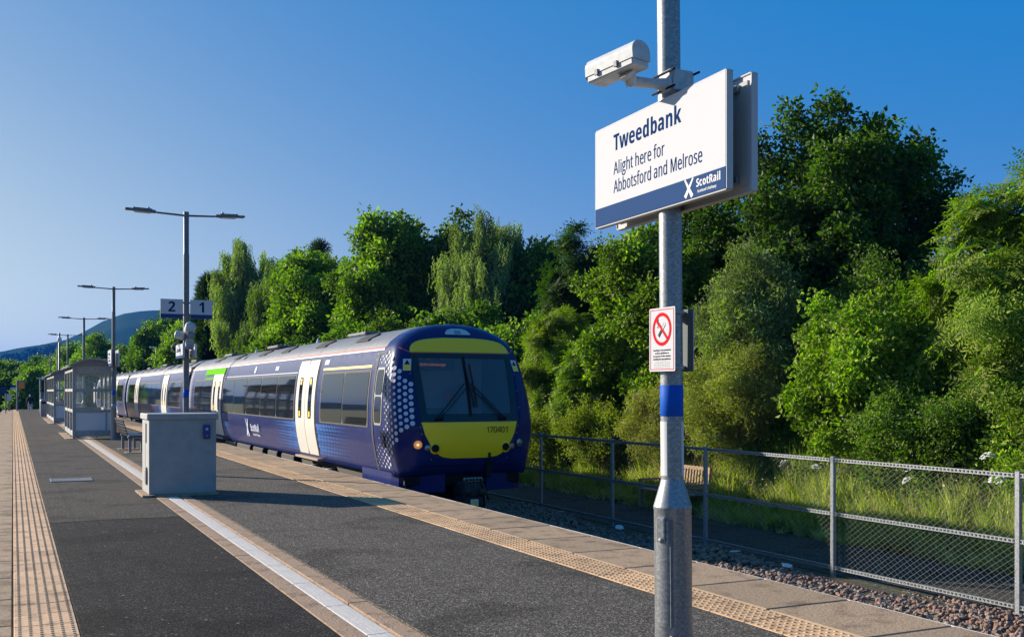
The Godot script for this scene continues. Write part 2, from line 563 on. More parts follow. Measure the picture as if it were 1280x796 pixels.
	L.ballast_bed = surf_mat(noise_tex(0.12, [[0.2, Color(0.05, 0.04, 0.032)], [0.5, Color(0.13, 0.10, 0.08)], [0.8, Color(0.22, 0.18, 0.15)]], 512, FastNoiseLite.TYPE_CELLULAR, 2, 44), 0.9, 0.95, stain, 0.2)
	L.turf = surf_mat(noise_tex(0.05, [[0.2, Color(0.035, 0.05, 0.012)], [0.5, Color(0.06, 0.09, 0.02)], [0.8, Color(0.1, 0.125, 0.035)]], 512, FastNoiseLite.TYPE_SIMPLEX_SMOOTH, 5, 41), 0.25, 0.95, stain, 0.02)
	L.stone = StandardMaterial3D.new()
	L.stone.vertex_color_use_as_albedo = true
	L.stone.roughness = 0.9
	L.wood = surf_mat(noise_tex(0.04, [[0.2, Color(0.24, 0.15, 0.085)], [0.5, Color(0.33, 0.215, 0.125)], [0.8, Color(0.42, 0.29, 0.18)]], 256, FastNoiseLite.TYPE_SIMPLEX_SMOOTH, 4, 42), 3.0, 0.75)
	L.bark = surf_mat(noise_tex(0.05, [[0.2, Color(0.04, 0.03, 0.022)], [0.5, Color(0.085, 0.066, 0.05)], [0.8, Color(0.15, 0.12, 0.095)]], 256, FastNoiseLite.TYPE_SIMPLEX_SMOOTH, 4, 43), 1.2, 0.9)
	L.twig = mat(0.28, 0.21, 0.14, 0.9)
	L.leaf = StandardMaterial3D.new()
	L.leaf.vertex_color_use_as_albedo = true
	L.leaf.roughness = 0.55
	L.leaf.metallic_specular = 0.4
	L.leaf.backlight_enabled = true
	L.leaf.backlight = Color(0.80, 1.0, 0.22)
	L.far_leaf = StandardMaterial3D.new()
	L.far_leaf.vertex_color_use_as_albedo = true
	L.far_leaf.roughness = 1.0
	L.far_leaf.metallic_specular = 0.0
	L.grass = StandardMaterial3D.new()
	L.grass.vertex_color_use_as_albedo = true
	L.grass.roughness = 0.6
	L.grass.backlight_enabled = true
	L.grass.backlight = Color(0.95, 1.0, 0.5)
	L.grass_stem = mat(0.09, 0.13, 0.035, 0.7)
	L.skin = mat(0.5, 0.3, 0.22, 0.6)

# ---------------------------------------------------------------- setting
func ground_y(x: float, z: float) -> float:
	var y := -1.06
	if x > 13.0:
		var u := x - 13.0
		y += 1.05 * smoothstep(0.0, 2.4, u) + 0.9 * smoothstep(2.0, 9.0, u)
		y += 0.12 * sin(z * 0.9 + x * 1.3) * smoothstep(0.0, 2.0, u) + 0.08 * sin(z * 2.3 - x)
	return y

func ground() -> void:
	# one sheet to the horizon: fine strips near the station, coarse beyond
	var st := S(true)
	var xs := []
	for v in [-4000.0, -1500.0, -500.0, -150.0, -60.0, -20.0, -6.0, 0.0, 5.0, 9.0, 11.0, 12.9]:
		xs.append(v)
	for k in 13:
		xs.append(13.0 + k * 0.75)
	for v in [26.0, 35.0, 60.0, 150.0, 500.0, 1500.0, 4000.0]:
		xs.append(v)
	var zs := [400.0, 100.0, 30.0, 10.0]
	for k in 60:
		zs.append(8.0 - k * 1.0)
	for v in [-56.0, -64.0, -80.0, -100.0, -130.0, -180.0, -300.0, -600.0, -1200.0, -2500.0, -6000.0]:
		zs.append(v)
	for i in xs.size() - 1:
		for j in zs.size() - 1:
			var p := []
			for q in [[i, j], [i + 1, j], [i + 1, j + 1], [i, j + 1]]:
				p.append(Vector3(xs[q[0]], ground_y(xs[q[0]], zs[q[1]]), zs[q[1]]))
			quad(st, p[0], p[1], p[2], p[3])
	struct(obj("ground", st, L.turf, self))
	var sp := S()
	box(sp, Vector3(11.82, -1.075, -45), Vector3(2.3, 0.05, 106))
	struct(obj("path", sp, L.path, self))
	var bed := S()
	box(bed, Vector3(8.2, -1.13, -45), Vector3(4.7, 0.16, 106))
	struct(obj("track_bed", bed, L.soil, self))

func stone_mesh(sd: int) -> ArrayMesh:
	var r := RandomNumberGenerator.new()
	r.seed = sd
	var st := S()
	var n := 6
	var rings := [[Vector3(0, -0.5, 0)]]
	for lv in 2:
		var ring := []
		for k in n:
			var a := TAU * (k + 0.5 * lv) / n + r.randf_range(-0.25, 0.25)
			var rr := r.randf_range(0.38, 0.62)
			ring.append(Vector3(cos(a) * rr, (-0.2 if lv == 0 else 0.24) + r.randf_range(-0.13, 0.13), sin(a) * rr * 0.8))
		rings.append(ring)
	rings.append([Vector3(r.randf_range(-0.15, 0.15), 0.48, r.randf_range(-0.1, 0.1))])
	for k in n:
		var k2 := (k + 1) % n
		tri(st, rings[0][0], rings[1][k], rings[1][k2])
		tri(st, rings[1][k], rings[2][k], rings[1][k2])
		tri(st, rings[1][k2], rings[2][k], rings[2][k2])
		tri(st, rings[3][0], rings[2][k2], rings[2][k])
	return mesh_of(st)

func track() -> void:
	var root := Node3D.new()
	place("railway_track", root, self, Vector3(7.2, -1.05, -20))
	struct(root, "railway track beside the right platform edge")
	for s in [-0.7525, 0.7525]:
		var st := S()
		box(st, Vector3(s, 0.06, -25), Vector3(0.07, 0.155, 110), 0.012)
		obj("rail", st, mat(0.12, 0.075, 0.05, 0.5, 0.5), root)
	var slp := S()
	box(slp, Vector3.ZERO, Vector3(2.5, 0.14, 0.26), 0.02)
	var sm := mesh_of(slp)
	var cm: StandardMaterial3D = L.coping_b
	for k in 46:
		mesh_obj("sleeper", sm, cm, root, Vector3(0, -0.06, 18.0 - k * 0.65))
	# the other track, left of the platform
	var bed := S()
	box(bed, Vector3(-2.9, -1.11, -45), Vector3(4.2, 0.16, 106))
	struct(obj("track_bed", bed, L.ballast_bed, self))
	var left := Node3D.new()
	place("railway_track", left, self, Vector3(-2.25, -1.05, -20))
	struct(left, "railway track beside the left platform edge")
	for s in [-0.7525, 0.7525]:
		var st := S()
		box(st, Vector3(s, 0.14, -25), Vector3(0.07, 0.155, 110), 0.012)
		obj("rail", st, mat(0.12, 0.075, 0.05, 0.5, 0.5), left)
	for k in 60:
		mesh_obj("sleeper", sm, cm, left, Vector3(0, 0.0, 18.0 - k * 0.65))
	var cols := [[], [], []]
	var xfs := [[], [], []]
	for k in 13000:
		var x := rnd(5.95, 10.75) if k % 4 == 0 else rnd(8.9, 10.75)
		var z := rnd(-30, 1)
		if k % 4 != 0 and z < -22:
			z = rnd(-12, -1)
		var i := k % 3
		var s := rnd(0.04, 0.085)
		var hill_ := 0.05 * sin(x * 2.1 + z) + (0.06 if x < 9.2 else 0.0) + (-0.06 if x > 10.3 else 0.0)
		var B := Basis(rdir(), rnd(0, TAU)).scaled(Vector3(s * rnd(0.8, 1.4), s, s * rnd(0.7, 1.2)))
		xfs[i].append(Transform3D(B, Vector3(x, -1.03 + hill_ + rnd(-0.01, 0.035), z)))
		var v := rnd(0.6, 1.25)
		cols[i].append(Color(0.27 * v, 0.165 * v, 0.115 * v) if rng.randf() < 0.7 else Color(0.22 * v, 0.18 * v, 0.15 * v))
	for i in 3:
		var o := multi("ballast", stone_mesh(i + 5), L.stone, self, xfs[i], cols[i])
		stuff(o, "reddish brown crushed stone ballast between platform and fence")
	var spots := [[10.3, -13.3], [10.2, -16.6], [10.35, -19.2], [10.15, -11.9]]
	for i in spots.size():
		var st := S()
		var p := PackedVector2Array()
		for k in 7:
			var a := TAU * k / 7.0
			var r := rnd(0.05, 0.1)
			p.append(Vector2(cos(a) * r * 1.3, sin(a) * r))
		prism(st, p, 0.01, Transform3D(Basis(Vector3.RIGHT, -PI / 2 + rnd(-0.4, 0.4)), Vector3(0, 0.05, 0)))
		var o := obj("litter_scrap", st, L.white, self, Vector3(spots[i][0], -0.99, spots[i][1]))
		tag(o, "crumpled white scrap of litter lying on the shaded ballast", "litter", "white litter scraps on the ballast")

func ridge(az: float) -> float:      # height angle (tangent) of the hill's skyline by bearing from the track, in tangents
	var pts := [[-0.30, 0.02], [-0.06, 0.03], [-0.012, 0.0345], [0.02, 0.041], [0.04, 0.047], [0.055, 0.054], [0.075, 0.066], [0.095, 0.0735], [0.115, 0.0765], [0.128, 0.0772], [0.14, 0.0755], [0.16, 0.067], [0.185, 0.053], [0.22, 0.035], [0.30, 0.02], [0.6, 0.008]]
	for i in pts.size() - 1:
		if az < pts[i + 1][0]:
			var t: float = clampf((az - pts[i][0]) / (pts[i + 1][0] - pts[i][0]), 0, 1)
			t = lerpf(t, smoothstep(0.0, 1.0, t), 0.3)
			return lerpf(pts[i][1], pts[i + 1][1], t) * 0.95
	return 0.008

func hill() -> void:
	var D := 2300.0
	var nz := FastNoiseLite.new()
	nz.seed = 9
	nz.frequency = 0.004
	nz.fractal_octaves = 4
	var st := S(true)
	var na := 150
	var nd := 46
	var g := []
	var gc := []
	for j in nd + 1:
		var row := []
		var rc := []
		var dist := 900.0 + 2600.0 * j / nd
		for i in na + 1:
			var az := -0.32 + 0.92 * i / na
			var f := dist / D
			var prof := smoothstep(0.40, 1.0, f) if f < 1.0 else 1.0 - smoothstep(1.0, 1.55, f)
			prof = pow(prof, 1.25) if f < 1.0 else prof
			var y := ridge(az) * D * prof + nz.get_noise_2d(az * dist, dist) * 9.0 * prof - 1.2
			row.append(Vector3(az * dist, y, -dist))
			var n := nz.get_noise_2d(az * dist * 2.0 + 300, dist * 2.0)
			var c := Color(0.016, 0.05, 0.024).lerp(Color(0.035, 0.068, 0.036), smoothstep(45, 110, y + n * 40))
			if n > 0.2:
				c = c.lerp(Color(0.045, 0.085, 0.04), 0.5)
			rc.append(c)
		g.append(row)
		gc.append(rc)
	for j in nd:
		for i in na:
			for q in [[0, 0], [1, 1], [0, 1], [0, 0], [1, 0], [1, 1]]:
				var jj: int = j + q[0]
				var ii: int = i + q[1]
				st.set_color(gc[jj][ii])
				st.add_vertex(g[jj][ii])
	var m := StandardMaterial3D.new()
	m.vertex_color_use_as_albedo = true
	m.roughness = 1.0
	m.metallic_specular = 0.0
	struct(obj("hill", st, m, self))
	# the pale field at its foot
	var fs := S(true)
	for i in 14:
		var a := []
		for q in [[i, 0], [i + 1, 0], [i + 1, 1], [i, 1]]:
			var az: float = -0.06 + 0.012 * q[0]
			var dd: float = 760.0 + 130.0 * q[1]
			a.append(Vector3(az * dd, 2.5 + 14.0 * q[1] + 2.5 * sin(q[0] * 0.7), -dd))
		quad(fs, a[0], a[1], a[2], a[3])
	struct(obj("field", fs, mat(0.17, 0.22, 0.075, 1.0), self))

func tile_mesh() -> ArrayMesh:
	var st := S()
	box(st, Vector3(0, -0.03, 0), Vector3(0.394, 0.06, 0.394), 0.004)
	for i in 6:
		for j in 6:
			var c := Vector3((i - 2.5) * 0.0655, 0, (j - 2.5) * 0.0655)
			var n := 8
			for k in n:
				var a := TAU * k / n
				var b := TAU * (k + 1) / n
				var p0 := c + Vector3(cos(a), 0, -sin(a)) * 0.0140
				var p1 := c + Vector3(cos(b), 0, -sin(b)) * 0.0140
				var q0 := c + Vector3(cos(a), 0, -sin(a)) * 0.0090 + Vector3(0, 0.0062, 0)
				var q1 := c + Vector3(cos(b), 0, -sin(b)) * 0.0090 + Vector3(0, 0.0062, 0)
				quad(st, p0, p1, q1, q0)
				tri(st, c + Vector3(0, 0.0066, 0), q0, q1)
	return mesh_of(st)

func platform() -> void:
	var root := Node3D.new()
	place("station_platform", root, self, Vector3.ZERO)
	struct(root, "island station platform of asphalt with stone coping and tactile paving")
	var z_end := -99.0
	var z0 := 3.0
	# core below the surfacing
	var st := S()
	box(st, Vector3(2.49, -0.56, (z_end + z0) / 2), Vector3(6.3, 0.95, z0 - z_end))
	obj("platform_core", st, L.coping_b, root)
	# ramp beyond the end
	var rp := S()
	prism(rp, PackedVector2Array([Vector2(0, -1.0), Vector2(0, -0.01), Vector2(11, -0.98), Vector2(11, -1.0)]), 6.4, Transform3D(Basis(Vector3(0, 0, -1), Vector3.UP, Vector3(1, 0, 0)), Vector3(-0.7, 0, z_end - 0.01)))
	obj("ramp", rp, L.asphalt_old, root)
	# asphalt in sheets with open joints between them
	var cuts := [z0, -13.79, -34.0, z_end]
	var ms := [L.asphalt_dark, L.asphalt_old, L.asphalt_old]
	for k in 3:
		var a := S()
		box(a, Vector3((0.402 + 1.934) / 2, -0.04, (cuts[k] + cuts[k + 1]) / 2), Vector3(1.934 - 0.406, 0.08, cuts[k] - cuts[k + 1] - 0.022), 0.004)
		obj("asphalt_sheet", a, ms[k], root)
	cuts = [z0, -31.0, -58.0, z_end]
	for k in 3:
		var a := S()
		box(a, Vector3((2.448 + 4.562) / 2, -0.04, (cuts[k] + cuts[k + 1]) / 2), Vector3(4.562 - 2.448, 0.08, cuts[k] - cuts[k + 1] - 0.02), 0.004)
		obj("asphalt_sheet", a, L.asphalt if k == 0 else ms[1], root)
	# drain channel: concrete haunch, white slotted channel, concrete haunch
	var hm := S()
	box(hm, Vector3.ZERO, Vector3(0.15, 0.08, 3.985), 0.006)
	var haunch := mesh_of(hm)
	for k in 25:
		for q in [[2.0125, 0.0], [2.356, -1.35]]:
			var z: float = -0.25 - 4.0 * k + q[1]
			mesh_obj("concrete_edging", haunch, L.kerb, root, Vector3(q[0], -0.038, z))
	var dc := S()
	box(dc, Vector3(0, -0.006, 0), Vector3(0.174, 0.07, 0.99), 0.004)
	for k in 40:
		box(dc, Vector3(0, 0.031, -0.48 + k * 0.0246), Vector3(0.15, 0.006, 0.013))
	var drain := mesh_of(dc)
	for k in 100:
		mesh_obj("drain_cover", drain, L.drain, root, Vector3(2.179, -0.036, 0.93 - k * 1.0))
	# coping slabs
	var slab_r := S()
	box(slab_r, Vector3.ZERO, Vector3(0.80, 0.09, 0.966), 0.012)
	var sr := mesh_of(slab_r)
	for k in 102:
		mesh_obj("coping_slab", sr, L.coping if (k * 7) % 5 < 3 else L.coping_b, root, Vector3(5.386, -0.045 + rnd(-0.002, 0.002), 2.27 - k * 0.98))
	var nose := S()
	box(nose, Vector3(5.786 + 0.012, -0.047, -48.0), Vector3(0.028, 0.085, 102.0), 0.008)
	obj("edge_strip", nose, L.drain, root)
	var slab_l := S()
	box(slab_l, Vector3.ZERO, Vector3(0.79, 0.09, 0.99), 0.01)
	var sl := mesh_of(slab_l)
	for k in 100:
		mesh_obj("coping_slab", sl, L.coping if (k * 5) % 7 < 4 else L.coping_b, root, Vector3(-0.398, -0.045 + rnd(-0.0015, 0.0015), 2.63 - k * 1.0))
	# tactile paving
	var tm := tile_mesh()
	var far := []
	for side in 2:
		var x := 0.2015 if side == 0 else 4.77
		for k in 250:
			var z := 0.4 - k * 0.4
			if z < z_end + 0.3:
				break
			var p := Vector3(x, rnd(-0.0012, 0.0012), z)
			if z > -31.0:
				if z < -2.0:
					mesh_obj("tactile_tile", tm, L[("tactile_pale%d" if side == 0 else "tactile%d") % rng.randi_range(0, 2)], root, p)
			else:
				far.append(Transform3D(Basis(), p))
	var o := multi("tactile_paving", tm, L.tactile1, root, far)
	stuff(o)
	# flattened gum and grit specks
	var gs := S()
	prism(gs, ring_poly(1.0, 7), 0.12, Transform3D(Basis(Vector3.RIGHT, -PI / 2), Vector3.ZERO))
	var gx := []
	for k in 240:
		var s := rnd(0.004, 0.014)
		gx.append(Transform3D(Basis(Vector3.UP, rnd(0, TAU)).scaled(Vector3(s, 0.012, s * rnd(0.6, 1.0))), Vector3(rnd(0.5, 1.9) if k % 2 else rnd(2.5, 4.5), 0.0, rnd(-24, -3.6))))
	stuff(multi("grit_speck", mesh_of(gs), L.kerb, root, gx))
	# drain grate in the asphalt
	var gr := thing("drain_grate", "flat metal drain grating let into the asphalt near the tactile paving", "grate", Vector3(0.94, 0.0, -20.25))
	var gf := S()
	for q in [[-0.33, 0, 0.03, 0.72], [0.33, 0, 0.03, 0.72], [0, -0.345, 0.63, 0.03], [0, 0.345, 0.63, 0.03]]:
		box(gf, Vector3(q[0], 0.008, q[1]), Vector3(q[2], 0.014, q[3]))
	obj("frame", gf, L.galv, gr)
	for k in 19:
		var b := S()
		box(b, Vector3(-0.29 + 0.0322 * k, 0.007, 0), Vector3(0.015, 0.01, 0.65))
		obj("bar", b, L.rail_galv, gr)

func fence() -> void:
	var root := thing("chain_link_fence", "low galvanised chain link fence with three rails along the path", "fence", Vector3(10.62, -1.06, -15))
	var zs := []
	for k in 9:
		zs.append(-2.3 - k * 3.05)
	for k in zs.size():
		var z: float = zs[k] + 15.0
		var st := S()
		box(st, Vector3(0, 0.84, z), Vector3(0.055, 1.76, 0.07), 0.006)
		obj("post", st, L.rail_galv, root)
		if k == zs.size() - 1:
			break
		for y in [0.13, 0.90, 1.67]:
			var r := S()
			var len := 2.96
			box(r, Vector3(-0.01, y + 0.019, z - 1.525), Vector3(0.035, 0.011, len))
			box(r, Vector3(-0.01, y - 0.019, z - 1.525), Vector3(0.035, 0.011, len))
			box(r, Vector3(0.004, y, z - 1.525), Vector3(0.004, 0.03, len))
			for w in 50:
				box(r, Vector3(-0.018, y, z - 1.525 - len / 2 + (w + 0.5) * len / 50), Vector3(0.012, 0.027, 0.022))
			obj("rail", r, L.rail_galv, root)
		# woven wire: zigzag strands hooked into each other
		var wm := S()
		var step := 0.055
		var n := int(2.96 / step)
		for i in n:
			var zc := z - 0.05 - (i + 0.5) * step
			var rows := 40
			var dy := 1.52 / rows
			for j in rows:
				var s := 1.0 if (j + i) % 2 == 0 else -1.0
				var a := Vector3(0.016, 0.14 + j * dy, zc - s * step * 0.5)
				var b := Vector3(0.016, 0.14 + (j + 1) * dy, zc + s * step * 0.5)
				var dd := (b - a).normalized()
				var u := Vector3(1, 0, 0) * 0.0009
				var v := dd.cross(Vector3(1, 0, 0)) * 0.0024
				quad(wm, a - u, a + v, b + v, b - u)
				quad(wm, a + v, a + u, b + u, b + v)
				quad(wm, a + u, a - u - v, b - u - v, b + u)
		obj("wire_mesh", wm, L.wire, root)

# ---------------------------------------------------------------- train
# train space: x across from the centre line, y above the platform, z along the track (nose towards +z)
const PROFILE := [[0.10, 1.20], [0.24, 1.235], [0.5, 1.29], [0.8, 1.335], [1.05, 1.345], [1.4, 1.335], [1.8, 1.295], [2.1, 1.24], [2.37, 1.15], [2.5, 1.05], [2.62, 0.89], [2.72, 0.67], [2.79, 0.38], [2.82, 0.0]]
const NOSE := -16.62
var ring_pts: PackedVector2Array

func half_w(y: float) -> float:
	for i in PROFILE.size() - 1:
		if y <= PROFILE[i + 1][0]:
			var t: float = (y - PROFILE[i][0]) / (PROFILE[i + 1][0] - PROFILE[i][0])
			var p0: float = PROFILE[maxi(i - 1, 0)][1]
			var p1: float = PROFILE[i][1]
			var p2: float = PROFILE[i + 1][1]
			var p3: float = PROFILE[mini(i + 2, PROFILE.size() - 1)][1]
			if i > 8:
				return lerpf(p1, p2, t)
			return 0.5 * (2.0 * p1 + (p2 - p0) * t + (2.0 * p0 - 5.0 * p1 + 4.0 * p2 - p3) * t * t + (3.0 * p1 - p0 - 3.0 * p2 + p3) * t * t * t)
	return 0.0

func make_ring() -> void:
	ring_pts = PackedVector2Array()
	var ys := []
	for k in 17:
		ys.append(0.10 + (2.37 - 0.10) * k / 16.0)
	for v in [2.44, 2.5, 2.56, 2.62, 2.67, 2.72, 2.76, 2.79, 2.81]:
		ys.append(v)
	for y in ys:                                   # left side up
		ring_pts.append(Vector2(-half_w(y), y))
	ring_pts.append(Vector2(0, 2.82))
	for k in range(ys.size() - 1, -1, -1):         # right side down
		ring_pts.append(Vector2(half_w(ys[k]), ys[k]))
	for k in range(1, 8):
		ring_pts.append(Vector2(1.20 - 2.4 * k / 8.0, 0.10))

const CAP_C := Vector2(0, 1.15)
const CAP_D := 0.50
const CAP_N := 3.2

func cap_shear(y: float) -> float:
	var u := maxf(y - 0.95, 0.0)
	return 0.31 * u * u / (u + 0.12) + 0.04 * maxf(0.7 - y, 0.0)

func cap_radius(p: Vector2) -> float:
	var d := p - CAP_C
	var l := d.length()
	if l < 1e-4:
		return 0.0
	for i in ring_pts.size():
		var a := ring_pts[i] - CAP_C
		var b := ring_pts[(i + 1) % ring_pts.size()] - CAP_C
		var den := d.cross(b - a)
		if absf(den) < 1e-9:
			continue
		var t := a.cross(b - a) / den
		var u := a.cross(d) / den
		if t > 0 and u >= -1e-4 and u <= 1.0001:
			return 1.0 / t
	return 1.0

func cap_z(p: Vector2) -> float:
	var r := minf(cap_radius(p), 1.0)
	return NOSE - CAP_D * (1.0 - pow(maxf(1.0 - pow(r, CAP_N), 0.0), 1.0 / CAP_N)) - cap_shear(p.y)

func front(x: float, y: float, off := 0.0) -> Vector3:
	var p := Vector2(x, y)
	var z := cap_z(p)
	if off == 0.0:
		return Vector3(x, y, z)
	var e := 0.02
	var zx := (cap_z(Vector2(x + e, y)) - cap_z(Vector2(x - e, y))) / (2 * e)
	var zy := (cap_z(Vector2(x, y + e)) - cap_z(Vector2(x, y - e))) / (2 * e)
	return Vector3(x, y, z) + Vector3(-zx, -zy, 1).normalized() * off

func front_normal(x: float, y: float) -> Vector3:
	return (front(x, y, 1.0) - front(x, y)).normalized()

func lerp_list(l: Array, y: float) -> float:
	if y <= l[0][0]:
		return l[0][1]
	for i in l.size() - 1:
		if y <= l[i + 1][0]:
			return lerpf(l[i][1], l[i + 1][1], (y - l[i][0]) / (l[i + 1][0] - l[i][0]))
	return l[-1][1]

# a skin lying on the nose between two heights, half width by height
func front_patch(st: SurfaceTool, widths: Array, off: float, nu := 20, nv := 14, x_from := -1.0, x_to := 1.0) -> void:
	st.set_smooth_group(1)
	var y0: float = widths[0][0]
	var y1: float = widths[-1][0]
	var g := []
	for j in nv + 1:
		var y := lerpf(y0, y1, float(j) / nv)
		var w := lerp_list(widths, y)
		var row := []
		for i in nu + 1:
			row.append(front(lerpf(w * x_from, w * x_to, float(i) / nu), y, off))
		g.append(row)
	for j in nv:
		for i in nu:
			quad(st, g[j][i], g[j][i + 1], g[j + 1][i + 1], g[j + 1][i])

func front_bar(st: SurfaceTool, a: Vector2, b: Vector2, w: float, off: float, n := 10) -> void:
	st.set_smooth_group(-1)
	var side := (b - a).normalized().orthogonal() * w * 0.5
	for k in n:
		var p := a.lerp(b, float(k) / n)
		var q := a.lerp(b, float(k + 1) / n)
		var c := [front(p.x + side.x, p.y + side.y, off), front(q.x + side.x, q.y + side.y, off), front(q.x - side.x, q.y - side.y, off), front(p.x - side.x, p.y - side.y, off)]
		var e := [front(p.x + side.x, p.y + side.y, off - 0.014), front(q.x + side.x, q.y + side.y, off - 0.014), front(q.x - side.x, q.y - side.y, off - 0.014), front(p.x - side.x, p.y - side.y, off - 0.014)]
		quad(st, c[0], c[1], c[2], c[3])
		quad(st, e[0], c[0], c[1], e[1])
		quad(st, c[3], e[3], e[2], c[2])

# a skin on the platform side of a carriage, with a little thickness
func side_patch(st: SurfaceTool, z0: float, z1: float, y0: float, y1: float, off: float, ny := 8, back := 0.02, r := 0.0) -> void:
	var pts := []
	for j in ny + 1:
		var y := lerpf(y0, y1, float(j) / ny)
		var inset := 0.0
		if r > 0.0:
			var e := minf(y - y0, y1 - y)
			if e < r:
				inset = r - sqrt(maxf(r * r - (r - e) * (r - e), 0.0))
		pts.append([y, inset])
	st.set_smooth_group(1)
	for j in ny:
		var ya: float = pts[j][0]
		var yb: float = pts[j + 1][0]
		var xa := -half_w(ya) - off
		var xb := -half_w(yb) - off
		quad(st, Vector3(xa, ya, z0 + pts[j][1]), Vector3(xa, ya, z1 - pts[j][1]), Vector3(xb, yb, z1 - pts[j + 1][1]), Vector3(xb, yb, z0 + pts[j + 1][1]))
	st.set_smooth_group(-1)
	for j in ny:
		var ya: float = pts[j][0]
		var yb: float = pts[j + 1][0]
		var xa := -half_w(ya) - off
		var xb := -half_w(yb) - off
		var b := Vector3(back, 0, 0)
		var p := Vector3(xa, ya, z1 - pts[j][1])
		var q := Vector3(xb, yb, z1 - pts[j + 1][1])
		quad(st, p, p + b, q + b, q)
		p = Vector3(xa, ya, z0 + pts[j][1])
		q = Vector3(xb, yb, z0 + pts[j + 1][1])
		quad(st, p + b, p, q, q + b)

func side_dot(st: SurfaceTool, z: float, y: float, r: float, off := 0.004) -> void:
	var dy := 0.02
	var x := -half_w(y) - off
	var up := Vector3(-half_w(y + dy) + half_w(y - dy), 2 * dy, 0).normalized()
	var c := Vector3(x, y, z)
	st.set_smooth_group(1)
	for k in 8:
		var a := TAU * k / 8
		var b := TAU * (k + 1) / 8
		tri(st, c, c + (Vector3(0, 0, 1) * cos(a) + up * sin(a)) * r, c + (Vector3(0, 0, 1) * cos(b) + up * sin(b)) * r)

# point of the left cab corner: a metres back along the side from the nose rim (negative a runs on round the nose)
func corner_point(y: float, a: float) -> Vector3:
	var w := half_w(y)
	var rim := Vector3(-w, y, NOSE - CAP_D - cap_shear(y))
	if a >= 0.0:
		return rim - Vector3(0, 0, a)
	var left := -a
	var prev := rim
	for k in range(1, 120):
		var f := PI / 2 * k / 120.0
		var r := pow(cos(f), 2.0 / CAP_N)
		var dd := CAP_D * (1.0 - pow(sin(f), 2.0 / CAP_N))
		var p := Vector3(-w * r, y, NOSE - dd - cap_shear(y))
		var l := p.distance_to(prev)
		if l >= left:
			return prev.lerp(p, left / maxf(l, 1e-6))
		left -= l
		prev = p
	return prev

func corner_dot(st: SurfaceTool, y: float, a: float, r: float) -> void:
	var c := corner_point(y, a)
	var t := (corner_point(y, a - 0.03) - corner_point(y, a + 0.03)).normalized()
	var u := (corner_point(y + 0.02, a) - corner_point(y - 0.02, a)).normalized()
	var n := t.cross(u).normalized()
	u = n.cross(t)
	c += n * 0.005
	st.set_smooth_group(-1)
	for k in 12:
		var q := TAU * k / 12
		var s := TAU * (k + 1) / 12
		tri(st, c, c + (t * cos(q) + u * sin(q)) * r, c + (t * cos(s) + u * sin(s)) * r)

func shell(st: SurfaceTool, za: Array, zb: Array, i0: int, i1: int, smooth := 1) -> void:
	st.set_smooth_group(smooth)
	for i in range(i0, i1):
		var a := ring_pts[i % ring_pts.size()]
		var b := ring_pts[(i + 1) % ring_pts.size()]
		var z0a: float = za[mini(i, za.size() - 1)]
		var z0b: float = za[mini(i + 1, za.size() - 1)]
		var z1: float = zb[0]
		quad(st, Vector3(a.x, a.y, z1), Vector3(a.x, a.y, z0a), Vector3(b.x, b.y, z0b), Vector3(b.x, b.y, z1))

func carriage_body(root: Node3D, called: String, z_front: float, z_rear: float, cab: bool) -> MeshInstance3D:
	var n := ring_pts.size()
	var st := S(true)
	var zf := z_front
	if cab:
		# nose cap as rings shrinking to the middle
		var rr := [0.0, 0.15, 0.3, 0.42, 0.54, 0.64, 0.72, 0.79, 0.85, 0.895, 0.93, 0.955, 0.974, 0.988, 0.996, 1.0]
		for k in rr.size() - 1:
			for i in n:
				var a := ring_pts[i] - CAP_C
				var b := ring_pts[(i + 1) % n] - CAP_C
				# split each sector so that the windscreen opening can be left out
				var m := 3 if rr[k] < 0.9 else 1
				for s in m:
					var a2 := a.lerp(b, float(s) / m)
					var b2 := a.lerp(b, float(s + 1) / m)
					var p := [CAP_C + a2 * rr[k], CAP_C + b2 * rr[k], CAP_C + b2 * rr[k + 1], CAP_C + a2 * rr[k + 1]]
					var c: Vector2 = (p[0] + p[1] + p[2] + p[3]) / 4.0
					if c.y > 1.17 and c.y < 2.19 and absf(c.x) < 0.86:
						continue
					var v := []
					for q in 4:
						var r2: float = rr[k] if q < 2 else rr[k + 1]
						v.append(Vector3(p[q].x, p[q].y, NOSE - CAP_D * (1.0 - pow(maxf(1.0 - pow(r2, CAP_N), 0.0), 1.0 / CAP_N)) - cap_shear(p[q].y)))
					if k == 0:
						tri(st, v[0], v[2], v[3])
					else:
						quad(st, v[0], v[1], v[2], v[3])
		var rim := []
		for i in n + 1:
			rim.append(NOSE - CAP_D - cap_shear(ring_pts[i % n].y))
		zf = -17.86
		shell(st, rim, [zf], 0, n)
	# sides, end and bottom
	shell(st, [zf], [z_rear], 0, 16)
	shell(st, [zf], [z_rear], 36, 52)
	shell(st, [zf], [z_rear], 52, n, 2)
	st.set_smooth_group(-1)
	for zz in [[z_rear, true], [z_front, not cab]]:
		if zz[1]:
			for i in n:
				var a := ring_pts[i]
				var b := ring_pts[(i + 1) % n]
				if zz[0] == z_rear:
					tri(st, Vector3(0, 1.2, zz[0]), Vector3(a.x, a.y, zz[0]), Vector3(b.x, b.y, zz[0]))
				else:
					tri(st, Vector3(0, 1.2, zz[0]), Vector3(b.x, b.y, zz[0]), Vector3(a.x, a.y, zz[0]))
	var body := obj(called, st, L.navy, root, Vector3(0, 0.915, 17))
	var rf := S(true)
	shell(rf, [zf], [z_rear], 16, 36)
	obj("roof", rf, L.roof, body)
	return body

